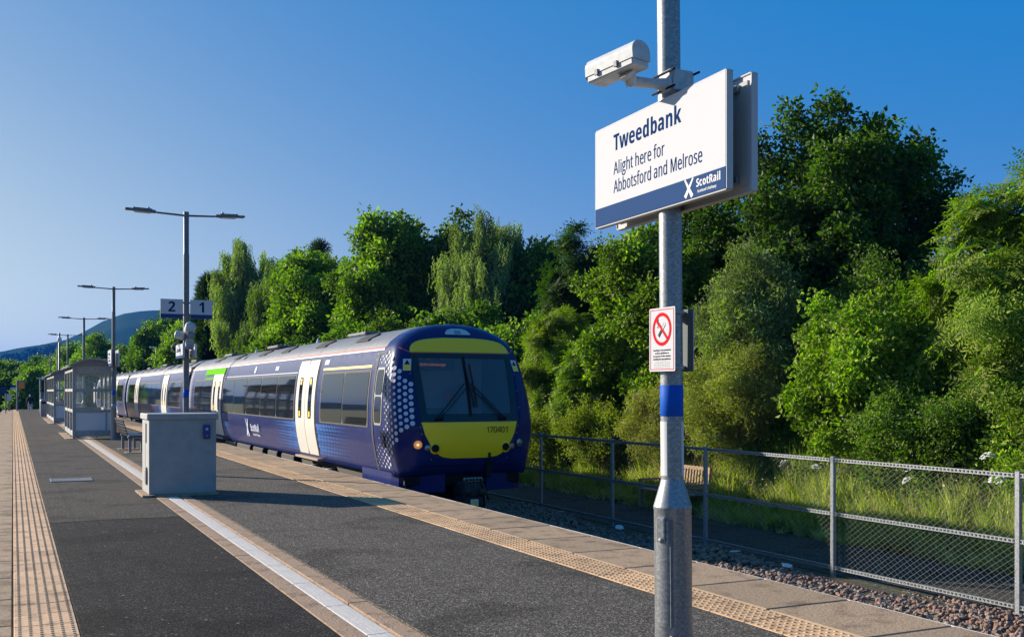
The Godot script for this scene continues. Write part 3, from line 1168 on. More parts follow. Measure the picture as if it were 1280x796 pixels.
func side_windows(body: Node3D, z0: float, z1: float, n: int) -> void:
	# a black surround with the panes standing a hair proud of it
	var st := S()
	side_patch(st, z0 - 0.05, z1 + 0.05, 0.93, 1.985, 0.006, 10)
	obj("window_surround", st, L.rubber, body)
	var w := (z1 - z0) / n
	for k in n:
		var p := S()
		side_patch(p, z0 + w * k + 0.028, z0 + w * (k + 1) - 0.028, 0.965, 1.95, 0.012, 12, 0.01, 0.05)
		obj("window", p, L.window, body)

func side_door(body: Node3D, z0: float, z1: float) -> void:
	var fr := S()
	side_patch(fr, z0 - 0.05, z1 + 0.05, 0.19, 2.29, 0.005, 16)
	obj("door_frame", fr, L.rubber, body)
	var zm := (z0 + z1) / 2
	for q in [[z0, zm - 0.014], [zm + 0.014, z1]]:
		var st := S()
		side_patch(st, q[0], q[1], 0.205, 2.27, 0.022, 18, 0.02, 0.03)
		obj("door_leaf", st, L.door, body)
		var c: float = (q[0] + q[1]) / 2
		var w := S()
		side_patch(w, c - 0.14, c + 0.14, 1.0, 1.9, 0.027, 10, 0.01, 0.03)
		obj("door_window", w, L.window, body)
		for yy in [[1.03, 1.15], [1.74, 1.87]]:
			var h := S()
			side_patch(h, c - 0.06, c + 0.06, yy[0], yy[1], 0.031, 3, 0.008)
			obj("door_marking", h, L.yellow_top, body)
	var sp := S()
	box(sp, Vector3(-1.22, 0.12, zm), Vector3(0.22, 0.05, z1 - z0 + 0.3), 0.008)
	obj("door_step", sp, L.under_tan, body)

func halftone(body: Node3D, z_edge: float, dir: float, cols: int) -> void:
	var st := S()
	for i in cols:
		var r := 0.042 * (1.0 - float(i) / cols) + 0.005
		for j in 9:
			var y := 0.27 + j * 0.074
			var z := z_edge + dir * (0.07 + i * 0.115 + (0.0575 if j % 2 else 0.0))
			side_dot(st, z, y, r * (1.0 - 0.25 * float(j % 3 == 0)))
	obj("dot_pattern", st, L.dot_blue, body)

func roof_point(x: float) -> float:
	for y in range(2370, 2820, 2):
		if half_w(y / 1000.0) <= absf(x):
			return y / 1000.0
	return 2.82

func roof_gear(body: Node3D, z_front: float, z_rear: float, seed_n: int) -> void:
	var r := RandomNumberGenerator.new()
	r.seed = seed_n
	var z := z_front - 1.2
	while z > z_rear + 1.0:
		var st := S()
		var y0 := roof_point(0.98)
		var y1 := roof_point(0.72)
		var t := atan2(y1 - y0, 0.26)
		box(st, Vector3(-0.85, (y0 + y1) / 2 + 0.02, z), Vector3(0.3, 0.03, 0.8), 0.006, Basis(Vector3.BACK, t))
		obj("roof_vent", st, L.rubber, body)
		z -= r.randf_range(2.4, 3.6)
	for k in 5:
		var zz := lerpf(z_front - 1.5, z_rear + 1.5, (k + 0.5) / 5.0)
		var st := S()
		if k % 2 == 0:
			box(st, Vector3(r.randf_range(-0.35, -0.1), 2.83, zz), Vector3(0.6, 0.07, 1.3), 0.025)
			obj("roof_hatch", st, L.roof, body)
		else:
			lathe(st, [Vector2(0.05, 0), Vector2(0.05, 0), Vector2(0.04, 0.05), Vector2(0.012, 0.13), Vector2(0, 0.16)], 8, Transform3D(Basis(), Vector3(-0.3, 2.78, zz)))
			obj("aerial", st, L.white, body)
	# seams across the roof
	var n := int((z_front - z_rear) / 1.9)
	for k in range(1, n):
		var sm := S()
		var zz := z_front - k * 1.9
		for i in range(16, 36):
			var a := ring_pts[i]
			var b := ring_pts[i + 1]
			var na := Vector2(-(b.y - a.y), b.x - a.x).normalized() * 0.004
			quad(sm, Vector3(a.x + na.x, a.y + na.y, zz - 0.012), Vector3(a.x + na.x, a.y + na.y, zz + 0.012), Vector3(b.x + na.x, b.y + na.y, zz + 0.012), Vector3(b.x + na.x, b.y + na.y, zz - 0.012))
		obj("roof_seam", sm, L.under_grey, body)

func underframe(body: Node3D, z_front: float, z_rear: float, seed_n: int) -> void:
	var r := RandomNumberGenerator.new()
	r.seed = seed_n
	var st := S()
	box(st, Vector3(0, -0.02, (z_front + z_rear) / 2), Vector3(2.0, 0.22, z_front - z_rear - 0.4))
	obj("underframe", st, L.under, body)
	for q in [z_front - 3.6, z_rear + 3.6]:
		var b := S()
		box(b, Vector3(-1.02, -0.42, q), Vector3(0.16, 0.26, 3.0), 0.03)
		box(b, Vector3(1.02, -0.42, q), Vector3(0.16, 0.26, 3.0), 0.03)
		box(b, Vector3(0, -0.4, q), Vector3(2.0, 0.3, 0.6), 0.03)
		obj("bogie", b, L.under, body)
		for dz in [-1.3, 1.3]:
			for sx in [-0.72, 0.72]:
				var w := S()
				lathe(w, [Vector2(0, -0.065), Vector2(0.40, -0.065), Vector2(0.42, -0.06), Vector2(0.42, 0.06), Vector2(0, 0.06)], 22, Transform3D(Basis(Vector3.BACK, PI / 2), Vector3(sx, -0.465, q + dz)))
				obj("wheel", w, L.under, body)
			var s := S()
			lathe(s, [Vector2(0, 0), Vector2(0.13, 0), Vector2(0.15, 0.05), Vector2(0.11, 0.12), Vector2(0.11, 0.2), Vector2(0, 0.2)], 12, Transform3D(Basis(), Vector3(-1.12, -0.25, q + dz * 0.5)))
			obj("air_spring", s, L.under_grey, body)
	var z := z_front - 6.0
	while z > z_rear + 6.2:
		var w := r.randf_range(0.7, 1.9)
		var h := r.randf_range(0.3, 0.62)
		var b := S()
		box(b, Vector3(-0.85, 0.06 - h / 2, z - w / 2), Vector3(0.62, h, w), 0.03)
		obj("equipment_box", b, [L.under, L.under_grey, L.under_tan, L.under][r.randi_range(0, 3)], body)
		z -= w + r.randf_range(0.12, 0.6)

func stripe(body: Node3D, called: String, m: Material, z0: float, z1: float, y0: float, y1: float, off := 0.007) -> void:
	var st := S()
	side_patch(st, z0, z1, y0, y1, off, 2, 0.01)
	obj(called, st, m, body)

func train() -> void:
	make_ring()
	var root := thing("passenger_train", "navy blue three coach diesel train with yellow front, at the right hand platform", "train", Vector3(7.2, -0.915, -17))
	# ---- leading carriage
	var z_rear := -39.9
	var c1 := carriage_body(root, "driving_carriage", NOSE, z_rear, true)
	underframe(c1, -18.6, z_rear, 3)
	roof_gear(c1, -18.6, z_rear, 5)
	side_windows(c1, -21.55, -18.32, 2)
	side_door(c1, -23.62, -21.98)
	side_windows(c1, -32.95, -23.85, 5)
	side_door(c1, -34.83, -33.17)
	side_windows(c1, -38.6, -35.05, 2)
	halftone(c1, -21.93, 1.0, 22)
	halftone(c1, -23.68, -1.0, 22)
	halftone(c1, -33.1, 1.0, 12)
	halftone(c1, -34.9, -1.0, 14)
	stripe(c1, "cantrail_line", L.red_line, z_rear, -17.86, 2.375, 2.4)
	stripe(c1, "cantrail_band", L.stripe_pale, z_rear, -17.86, 2.335, 2.37)
	stripe(c1, "yellow_line", L.yellow_top, -21.6, -18.3, 2.03, 2.075)
	stripe(c1, "green_band", L.green, -36.6, -33.05, 2.13, 2.32, 0.026)
	stripe(c1, "green_line", L.green, -36.6, -34.95, 1.99, 2.03)
	stripe(c1, "waist_line", L.stripe_pale, -32.9, -23.75, 2.01, 2.03)
	for q in [[-21.45, 2.2], [-26.0, 2.16]]:
		stripe(c1, "coach_label", L.stripe_pale, q[0] - 0.16, q[0] + 0.16, q[1] - 0.05, q[1] + 0.05)
	var el := S()
	side_dot(el, -28.6, 2.17, 0.11, 0.006)
	obj("round_label", el, L.dot_white, c1)
	# cab door on the side
	var cd := S()
	side_patch(cd, -18.06, -17.98, 0.16, 2.3, 0.008, 16)
	side_patch(cd, -18.0, -17.66, 2.26, 2.3, 0.008, 2)
	for k in 24:
		var ya := 0.16 + 2.12 * k / 24.0
		var yb := 0.16 + 2.12 * (k + 1) / 24.0
		var o := Vector3(-0.006, 0, 0)
		quad(cd, corner_point(ya, 0.085) + o, corner_point(ya, 0.055) + o, corner_point(yb, 0.055) + o, corner_point(yb, 0.085) + o)
	obj("cab_door_seal", cd, L.rubber, c1)
	var cw := S()
	side_patch(cw, -17.94, -17.50, 0.99, 2.02, 0.008, 10, 0.02, 0.05)
	obj("cab_door_frame", cw, L.under_grey, c1)
	var cw2 := S()
	side_patch(cw2, -17.90, -17.54, 1.53, 1.98, 0.014, 8, 0.02, 0.04)
	side_patch(cw2, -17.90, -17.54, 1.03, 1.5, 0.014, 8, 0.02, 0.04)
	obj("cab_door_window", cw2, L.window, c1)
	var ch := S()
	side_patch(ch, -17.42, -17.36, 0.6, 0.82, 0.012, 4, 0.03)
	obj("cab_handle", ch, L.black, c1)
	# white dots round the cab corner
	var wd := S()
	for i in 15:
		for j in 19:
			var y := 0.26 + j * 0.112 + (0.056 if i % 2 else 0.0)
			if y > 2.3:
				continue
			var a0 := -0.57
			if y < 1.05:
				a0 += (1.05 - y) * 0.95
			if y > 1.75:
				a0 += (y - 1.75) * 0.95
			var a := -0.56 + i * 0.1
			if a < a0 or a > a0 + 0.86:
				continue
			if a > 0.2 and y > 0.95 and y < 2.1:
				continue                     # the cab door glass
			var r := clampf(0.043 - 0.034 * (a - a0) / 0.86 - maxf(0.0, 0.9 - y) * 0.014, 0.012, 0.047)
			corner_dot(wd, y, a, r)
	obj("dot_pattern", wd, L.dot_white, c1)
	# lettering below the windows
	var xf := Transform3D(Basis(Vector3.UP, -PI / 2) * Basis(Vector3.RIGHT, 0.16), Vector3(-1.336, 0.60, -28.75))
	text("lettering", "ScotRail", 0.19, 1.05, L.dot_white, c1, xf, true)
	text("lettering", "Scotland's Railway", 0.055, 0.85, L.dot_white, c1, Transform3D(xf.basis, Vector3(-1.305, 0.42, -28.5)), true)
	var sx := S()
	for q in [[0.52, 0.10], [-0.52, 0.06]]:
		var pl := PackedVector2Array([Vector2(-q[1] * 0.9, -0.26), Vector2(q[1] * 0.5, -0.26), Vector2(q[1] * 0.35, 0.30), Vector2(-q[1] * 0.3, 0.30)])
		prism(sx, pl, 0.002 if q[0] > 0 else 0.004, Transform3D(xf.basis * Basis(Vector3.BACK, -q[0]), Vector3(-1.334, 0.58, -29.15)))
	obj("saltire_emblem", sx, L.dot_white, c1)
	cab_front(c1)
	# ---- the two carriages behind
	var ends := [[-40.5, -63.4], [-64.1, -87.5]]
	for e in ends.size():
		var zf: float = ends[e][0]
		var zr: float = ends[e][1]
		var c := carriage_body(root, "carriage", zf, zr, false)
		underframe(c, zf, zr, 20 + e)
		roof_gear(c, zf - 0.4, zr, 30 + e)
		side_windows(c, zf - 5.2, zf - 1.5, 2)
		side_door(c, zf - 7.1, zf - 5.45)
		side_windows(c, zf - 16.3, zf - 7.35, 5)
		side_door(c, zf - 18.2, zf - 16.55)
		side_windows(c, zf - 21.6, zf - 18.45, 2)
		halftone(c, zf - 5.4, 1.0, 14)
		halftone(c, zf - 7.15, -1.0, 16)
		halftone(c, zf - 16.5, 1.0, 14)
		stripe(c, "cantrail_line", L.red_line, zr, zf, 2.375, 2.4)
		stripe(c, "cantrail_band", L.stripe_pale, zr, zf, 2.335, 2.37)
		end_dots(c, zf - 0.3, -1.0)
		end_dots(c, zr + 0.3, 1.0)
	end_dots(c1, z_rear + 0.25, 1.0)
	for z in [-40.2, -63.75]:
		var gw := S()
		for k in 5:
			box(gw, Vector3(0, 1.25, z - 0.26 + k * 0.13), Vector3(2.3, 2.5, 0.07), 0.02)
		obj("gangway", gw, L.rubber, root, Vector3(0, 0.915, 17))

func end_dots(c: Node3D, z: float, dir: float) -> void:
	var st := S()
	for i in 6:
		for j in 18:
			var y := 0.3 + j * 0.114 + (0.057 if i % 2 else 0.0)
			if y < 2.3:
				side_dot(st, z + dir * i * 0.095, y, 0.05 - 0.006 * i, 0.005)
	obj("dot_pattern", st, L.dot_white, c)

func cab_front(c1: Node3D) -> void:
	# dark surround that hides the cut edge, then the glass
	var st := S()
	var outer := [[1.06, 0.915], [1.5, 0.935], [2.0, 0.955], [2.27, 0.95]]
	var lo := S()
	front_patch(lo, [[1.06, 0.915], [1.2, 0.92]], 0.012, 20, 3)
	front_patch(lo, [[2.17, 0.955], [2.275, 0.95]], 0.012, 20, 3)
	for s in [-1.0, 1.0]:
		var nv := 10
		lo.set_smooth_group(1)
		for j in nv:
			var ya := lerpf(1.2, 2.17, float(j) / nv)
			var yb := lerpf(1.2, 2.17, float(j + 1) / nv)
			var wa := lerp_list(outer, ya)
			var wb := lerp_list(outer, yb)
			var p := [front(s * (wa - 0.125), ya, 0.012), front(s * wa, ya, 0.012), front(s * wb, yb, 0.012), front(s * (wb - 0.125), yb, 0.012)]
			if s > 0:
				quad(lo, p[0], p[1], p[2], p[3])
			else:
				quad(lo, p[1], p[0], p[3], p[2])
	obj("windscreen_surround", lo, mat(0.012, 0.013, 0.016, 0.12), c1)
	for s in 2:
		var g := S()
		front_patch(g, [[1.19, 0.84], [2.18, 0.85]], 0.006, 14, 12, -1.0 if s == 0 else 0.03, -0.03 if s == 0 else 1.0)
		obj("windscreen", g, L.windscreen, c1)
	var pil := S()
	front_bar(pil, Vector2(0.0, 2.2), Vector2(0.0, 1.15), 0.05, 0.016, 12)
	obj("windscreen_pillar", pil, L.black, c1)
	# wipers
	for s in [-1.0, 1.0]:
		var w := S()
		front_bar(w, Vector2(s * 0.62, 1.13), Vector2(s * 0.06, 1.72), 0.016, 0.05, 10)
		front_bar(w, Vector2(s * 0.56, 1.13), Vector2(s * 0.05, 1.62), 0.011, 0.055, 10)
		obj("wiper_arm", w, L.black, c1)
		w = S()
		front_bar(w, Vector2(s * 0.05 + 0.03, 2.06), Vector2(s * 0.03 + 0.10, 1.3), 0.02, 0.05, 10)
		obj("wiper_blade", w, L.black, c1)
		var hub := S()
		var hp := front(s * 0.6, 1.12)
		box(hub, hp + Vector3(0, 0, 0.035), Vector3(0.16, 0.05, 0.06), 0.015)
		obj("wiper_hub", hub, L.black, c1)
	# cab inside
	var ins := S()
	box(ins, Vector3(0, 1.45, -18.7), Vector3(2.2, 1.7, 0.05))
	box(ins, Vector3(0, 0.72, -17.9), Vector3(2.4, 0.06, 1.5))
	box(ins, Vector3(0, 2.33, -18.25), Vector3(2.0, 0.04, 0.85))
	obj("cab_wall", ins, L.interior, c1)
	var dk := S()
	box(dk, Vector3(0, 1.05, -17.45), Vector3(2.1, 0.16, 0.5), 0.04)
	box(dk, Vector3(-0.55, 1.2, -17.5), Vector3(0.7, 0.2, 0.35), 0.05)
	obj("dashboard", dk, L.black, c1)
	for s in [-0.6, 0.6]:
		var seat := S()
		box(seat, Vector3(s, 1.35, -18.35), Vector3(0.45, 0.75, 0.12), 0.05)
		box(seat, Vector3(s, 1.0, -18.15), Vector3(0.45, 0.12, 0.45), 0.05)
		obj("driver_seat", seat, mat(0.16, 0.17, 0.2, 0.8), c1)
	for q in [[-0.42, 1.62, -18.4], [0.3, 1.6, -18.4], [-0.8, 1.45, -17.6]]:
		var rd := S()
		box(rd, Vector3(q[0], q[1] - 0.1, q[2]), Vector3(0.14, 0.2, 0.06), 0.03)
		obj("cab_fitting", rd, L.red, c1)
	var db := S()
	box(db, Vector3(-0.42, 2.06, -17.45), Vector3(0.82, 0.2, 0.12), 0.02)
	obj("destination_box", db, L.black, c1)
	text("destination_display", "1028 Edinburgh", 0.042, 0.5, L.led, c1, Transform3D(Basis(), Vector3(-0.68, 2.07, -17.385)))
	# yellow warning panels
	var lowp := [[0.432, 0.34], [0.44, 0.43], [0.455, 0.5], [0.48, 0.56], [0.52, 0.62], [0.6, 0.70], [0.7, 0.765], [0.85, 0.845], [1.06, 0.905]]
	var yl := S()
	front_patch(yl, lowp, 0.006, 26, 22)
	obj("yellow_panel", yl, L.yellow, c1)
	var yt := S()
	front_patch(yt, [[2.272, 0.955], [2.36, 0.935], [2.42, 0.89], [2.47, 0.81], [2.5, 0.7], [2.525, 0.52], [2.54, 0.3]], 0.006, 26, 14)
	obj("yellow_panel", yt, L.yellow_top, c1)
	var rl := S()
	for s in [-1.0, 1.0]:
		front_bar(rl, Vector2(s * 0.955, 2.275), Vector2(s * 1.1, 2.36), 0.02, 0.006, 4)
	front_bar(rl, Vector2(-0.94, 2.262), Vector2(0.94, 2.262), 0.014, 0.016, 12)
	obj("red_line", rl, L.red_line, c1)
	# unit number painted on the panel
	for k in 6:
		var dx := 0.31 + 0.074 * k
		text("unit_number", "170401"[k], 0.105, 0, L.black, c1, Transform3D(Basis(Vector3.UP, atan2(front_normal(dx, 0.92).x, front_normal(dx, 0.92).z)) * Basis(Vector3.RIGHT, -asin(front_normal(dx, 0.92).y)), front(dx, 0.92, 0.012)), false, true)
	# marker light in the dome
	var ml := S()
	front_patch(ml, [[2.60, 0.24], [2.62, 0.245], [2.66, 0.215], [2.69, 0.17], [2.71, 0.09]], 0.012, 14, 6)
	obj("marker_light", ml, mat(0.5, 0.53, 0.56, 0.2), c1)
	var mb := S()
	front_patch(mb, [[2.615, 0.06], [2.67, 0.06]], 0.02, 4, 3)
	obj("marker_lens", mb, L.lens_off, c1)
	# lamps
	for s in [-1.0, 1.0]:
		for q in [[0.965, 0.68, 0.074, 0], [0.80, 0.625, 0.055, 1]]:
			var p := front(s * q[0], q[1])
			var nn := front_normal(s * q[0], q[1])
			var xf := Transform3D(basis_y(nn, 0), p)
			var hs := S()
			lathe(hs, [Vector2(q[2] * 1.14, -0.02), Vector2(q[2] * 1.14, 0.012), Vector2(q[2], 0.016), Vector2(q[2], 0.0)], 20, xf)
			obj("lamp_bezel", hs, L.navy, c1)
			var ln := S()
			lathe(ln, [Vector2(q[2], 0.004), Vector2(q[2] * 0.7, 0.014), Vector2(0, 0.018)], 20, xf)
			var m: Material = L.lens_off
			if s < 0 and q[3] == 0:
				m = L.lens_on
			elif s > 0 and q[3] == 1:
				m = L.lens_pink
			obj("headlight", ln, m, c1)
			var rf := S()
			lathe(rf, [Vector2(q[2] * 0.34, 0.019), Vector2(q[2] * 0.30, 0.026), Vector2(0, 0.028)], 14, xf)
			obj("headlight_bulb", rf, L.lens_off if m != L.lens_on else L.lens_core, c1)
		var pp := front(s * 0.665, 0.615)
		var xb := Transform3D(basis_y(front_normal(s * 0.665, 0.615), 0), pp)
		var so := S()
		lathe(so, [Vector2(0.10, 0.0), Vector2(0.10, 0.009), Vector2(0.068, 0.011)], 20, xb)
		obj("socket_ring", so, L.yellow, c1)
		var sk := S()
		lathe(sk, [Vector2(0.068, 0.011), Vector2(0.068, 0.02), Vector2(0.05, 0.02), Vector2(0.0, 0.012)], 18, xb)
		obj("socket", sk, L.black, c1)
		# warning sticker with a triangle
		var wp := front(s * 1.03, 2.05, 0.01)
		var wn := front_normal(s * 1.03, 2.05)
		var wx := Transform3D(Basis(Vector3.UP.cross(wn).normalized(), wn.cross(Vector3.UP.cross(wn).normalized()), wn), wp)
		var wb := S()
		prism(wb, rect_poly(-0.07, -0.11, 0.07, 0.11), 0.003, wx)
		obj("warning_sticker", wb, L.white, c1)
		var wt := S()
		prism(wt, rect_poly(-0.06, -0.10, 0.06, -0.01), 0.0045, wx)
		obj("warning_sticker", wt, L.yellow, c1)
		var wk := S()
		prism(wk, PackedVector2Array([Vector2(-0.05, 0.005), Vector2(0.05, 0.005), Vector2(0, 0.095)]), 0.005, wx)
		obj("warning_triangle", wk, L.black, c1)
	# panel joints on the nose
	for s in [-1.0, 1.0]:
		var js := S()
		front_bar(js, Vector2(s * 1.0, 2.2), Vector2(s * 0.985, 1.1), 0.010, 0.003, 10)
		front_bar(js, Vector2(s * 0.985, 1.1), Vector2(s * 0.80, 0.50), 0.010, 0.003, 8)
		front_bar(js, Vector2(s * 0.80, 0.50), Vector2(s * 0.45, 0.37), 0.010, 0.003, 6)
		obj("panel_joint", js, L.black, c1)
		for q in [[0.93, 0.98], [0.9, 0.86], [1.0, 1.3], [1.0, 1.6], [1.0, 1.9], [0.72, 0.42]]:
			var bo := S()
			lathe(bo, [Vector2(0.012, 0.0), Vector2(0.012, 0.004), Vector2(0, 0.006)], 8, Transform3D(basis_y(front_normal(s * q[0], q[1]), 0), front(s * q[0], q[1])))
			obj("panel_bolt", bo, L.under_grey, c1)
	var hj := S()
	front_bar(hj, Vector2(-1.1, 0.30), Vector2(1.1, 0.30), 0.012, 0.003, 20)
	obj("panel_joint", hj, L.black, c1)
	# lifting bracket and black skirt
	var br := S()
	var bp := front(0.36, 0.44)
	box(br, bp + Vector3(0, 0.01, 0.03), Vector3(0.04, 0.14, 0.05), 0.012)
	box(br, bp + Vector3(0, -0.2, 0.0), Vector3(0.09, 0.32, 0.06), 0.012)
	obj("bracket", br, L.black, c1)
	var sk2 := S()
	box(sk2, Vector3(0, 0.06, -17.5), Vector3(2.2, 0.24, 1.1), 0.03)
	box(sk2, Vector3(0, -0.42, -17.75), Vector3(1.3, 0.75, 0.6), 0.04)
	obj("coupling_well", sk2, L.black, c1)
	# blue fenders low down on either side
	for s in [-1.0, 1.0]:
		var v := S()
		var pl := PackedVector2Array([Vector2(0.40, -16.86), Vector2(0.98, -16.98), Vector2(1.16, -17.12), Vector2(1.215, -17.35), Vector2(1.225, -19.0), Vector2(1.12, -19.0), Vector2(0.40, -17.3)])
		for k in pl.size():
			pl[k].x *= s
		prism(v, pl, 0.33, Transform3D(Basis(Vector3.RIGHT, Vector3(0, 0, 1), Vector3(0, -1, 0)), Vector3(0, 0.165, 0)))
		obj("fender", v, L.navy, c1)
		var lip := S()
		for k in 4:
			box(lip, Vector3(s * (0.5 + 0.16 * k), 0.172, -16.93 - 0.04 * k), Vector3(0.03, 0.02, 0.03), 0.006)
		obj("fender_bolt", lip, L.white, c1)
	# coupler
	var cp := S()
	box(cp, Vector3(0.02, -0.12, -16.85), Vector3(0.34, 0.26, 0.55), 0.04)
	box(cp, Vector3(0.02, -0.33, -16.78), Vector3(0.42, 0.16, 0.42), 0.04)
	lathe(cp, [Vector2(0, 0), Vector2(0.075, 0), Vector2(0.075, 0.1), Vector2(0, 0.1)], 14, Transform3D(Basis(Vector3.RIGHT, PI / 2), Vector3(-0.1, -0.12, -16.58)))
	lathe(cp, [Vector2(0, 0), Vector2(0.06, 0), Vector2(0.06, 0.12), Vector2(0, 0.12)], 14, Transform3D(Basis(Vector3.RIGHT, PI / 2), Vector3(0.16, -0.15, -16.58)))
	obj("coupler", cp, L.under, c1)
	var cpl := S()
	box(cpl, Vector3(0.03, 0.055, -16.62), Vector3(0.36, 0.075, 0.05), 0.012)
	obj("coupler_plate", cpl, L.under_grey, c1)
	for k in 5:
		var kb := S()
		lathe(kb, [Vector2(0, 0), Vector2(0.022, 0), Vector2(0.022, 0.02), Vector2(0, 0.025)], 8, Transform3D(Basis(Vector3.RIGHT, PI / 2), Vector3(-0.1 + 0.065 * k, 0.055, -16.595)))
		obj("coupler_pin", kb, L.black, c1)
	for q in [[-0.13, 0.01], [0.17, 0.0]]:
		var hs := S()
		tube(hs, [Vector3(q[0], 0.05, -16.62), Vector3(q[0] * 1.2, -0.08, -16.52), Vector3(q[0] * 1.5, -0.25, -16.5), Vector3(q[0] * 1.9, -0.3, -16.62)], [0.022], 8)
		obj("brake_hose", hs, L.rubber, c1)
	var tr := S()
	prism(tr, rect_poly(-0.075, -0.06, 0.075, 0.06), 0.006, Transform3D(Basis(), Vector3(0.03, -0.34, -16.555)))
	obj("warning_plate", tr, L.white, c1)
	var tt := S()
	prism(tt, PackedVector2Array([Vector2(-0.055, -0.045), Vector2(0.055, -0.045), Vector2(0, 0.05)]), 0.009, Transform3D(Basis(), Vector3(0.03, -0.34, -16.555)))
	obj("warning_triangle", tt, L.yellow, c1)

# ---------------------------------------------------------------- shelters
func pane_at(called: String, parent: Node3D, c: Vector3, size: Vector3, m: Material) -> void:
	var st := S()
	box(st, c, size)
	obj(called, st, m, parent)

func shelter(label: String, z_front: float, length: float, columns: int, x0: float, x1: float) -> void:
	var w := x1 - x0
	var t := thing("platform_shelter", label, "shelter", Vector3((x0 + x1) / 2, 0, z_front - length / 2), 0, "glazed waiting shelters on the platform")
	var hw := w / 2
	var hl := length / 2
	for s in [[-1, -1], [-1, 1], [1, -1], [1, 1]]:
		var st := S()
		box(st, Vector3(s[0] * (hw - 0.05), 1.21, s[1] * (hl - 0.05)), Vector3(0.10, 2.42, 0.10), 0.012)
		obj("corner_post", st, L.frame, t)
	var ys := [0.16, 0.92, 1.62, 2.3]
	# long sides
	for s in [-1.0, 1.0]:
		for y in ys:
			var st := S()
			box(st, Vector3(s * (hw - 0.045), y, 0), Vector3(0.06, 0.10 if y > 0.2 else 0.16, length - 0.2), 0.008)
			obj("rail", st, L.frame, t)
		for k in range(1, columns):
			var st := S()
			box(st, Vector3(s * (hw - 0.045), 1.24, -hl + length * k / columns), Vector3(0.075, 2.2, 0.12), 0.008)
			obj("mullion", st, L.frame, t)
			var ft := S()
			box(ft, Vector3(s * (hw - 0.045), 0.06, -hl + length * k / columns), Vector3(0.06, 0.12, 0.06))
			obj("foot", ft, L.frame_roof, t)
		for k in columns:
			var za := -hl + length * k / columns + (0.1 if k == 0 else 0.06)
			var zb := -hl + length * (k + 1) / columns - (0.1 if k == columns - 1 else 0.06)
			for j in 3:
				pane_at("glass_pane", t, Vector3(s * (hw - 0.045), (ys[j] + ys[j + 1]) / 2, (za + zb) / 2), Vector3(0.008, ys[j + 1] - ys[j] - 0.1, zb - za), L.glass)
	# ends
	for s in [-1.0, 1.0]:
		for y in ys:
			var st := S()
			var h := 0.10
			if y < 0.2:
				h = 0.2
			elif y > 2.2:
				h = 0.26
			box(st, Vector3(0, y + (0.02 if y < 0.2 else 0.0), s * (hl - 0.045)), Vector3(w - 0.2, h, 0.06), 0.008)
			obj("rail", st, L.frame, t)
		pane_at("lower_panel", t, Vector3(0, 0.56, s * (hl - 0.045)), Vector3(w - 0.2, 0.62, 0.02), L.panel)
		pane_at("glass_pane", t, Vector3(0, 1.27, s * (hl - 0.045)), Vector3(w - 0.2, 0.6, 0.008), L.glass)
		pane_at("glass_pane", t, Vector3(0, 1.92, s * (hl - 0.045)), Vector3(w - 0.2, 0.5, 0.008), L.glass)
		var m := S()
		box(m, Vector3(hw - 0.32, 0.56, s * (hl - 0.045)), Vector3(0.05, 0.62, 0.045), 0.006)
		obj("mullion", m, L.frame, t)
	# curved roof
	var pl := PackedVector2Array()
	for k in 13:
		var u := -1.0 + 2.0 * k / 12.0
		pl.append(Vector2(u * (hw + 0.14), 2.44 + 0.25 * (1.0 - u * u)))
	for k in 13:
		var u := 1.0 - 2.0 * k / 12.0
		pl.append(Vector2(u * (hw + 0.12), 2.40 + 0.24 * (1.0 - u * u)))
	var rf := S()
	prism(rf, pl, length + 0.5, Transform3D(Basis(), Vector3(0, 0, -hl - 0.25)))
	obj("roof", rf, L.frame_roof, t)
	for s in [-1.0, 1.0]:
		var gb := PackedVector2Array()
		for k in 13:
			var u := 1.0 - 2.0 * k / 12.0
			gb.append(Vector2(u * (hw - 0.02), 2.40 + 0.23 * (1.0 - u * u)))
		gb.append(Vector2(-hw + 0.02, 2.38))
		gb.append(Vector2(hw - 0.02, 2.38))
		var g := S()
		prism(g, gb, 0.05, Transform3D(Basis(), Vector3(0, 0, s * (hl - 0.06) - 0.025)))
		obj("gable", g, L.frame_roof, t)
	# perch seat along the middle
	var se := S()
	box(se, Vector3(0.1, 0.55, 0), Vector3(0.34, 0.05, length - 1.2), 0.012)
	obj("seat", se, L.frame_roof, t)
	for k in 3:
		var lg := S()
		box(lg, Vector3(0.1, 0.27, (k - 1) * (length - 1.6) / 2), Vector3(0.08, 0.54, 0.08), 0.01)
		obj("seat_leg", lg, L.frame_roof, t)
	var nt := S()
	box(nt, Vector3(0.25, 1.5, -hl * 0.3), Vector3(0.03, 0.8, 0.6))
	obj("notice_board", nt, L.sign_white, t)
	var slab := S()
	box(slab, Vector3(-hw - 0.05, 0.008, 0.1), Vector3(0.34, 0.016, length), 0.004)
	obj("plinth", slab, L.kerb, t)

func shelters() -> void:
	shelter("grey framed glazed shelter, the one closest to the grey cabinet", -37.4, 5.9, 3, 1.78, 3.15)
	shelter("grey framed glazed shelter standing farther along the platform behind the first shelter", -55.1, 11.5, 3, 1.78, 3.15)

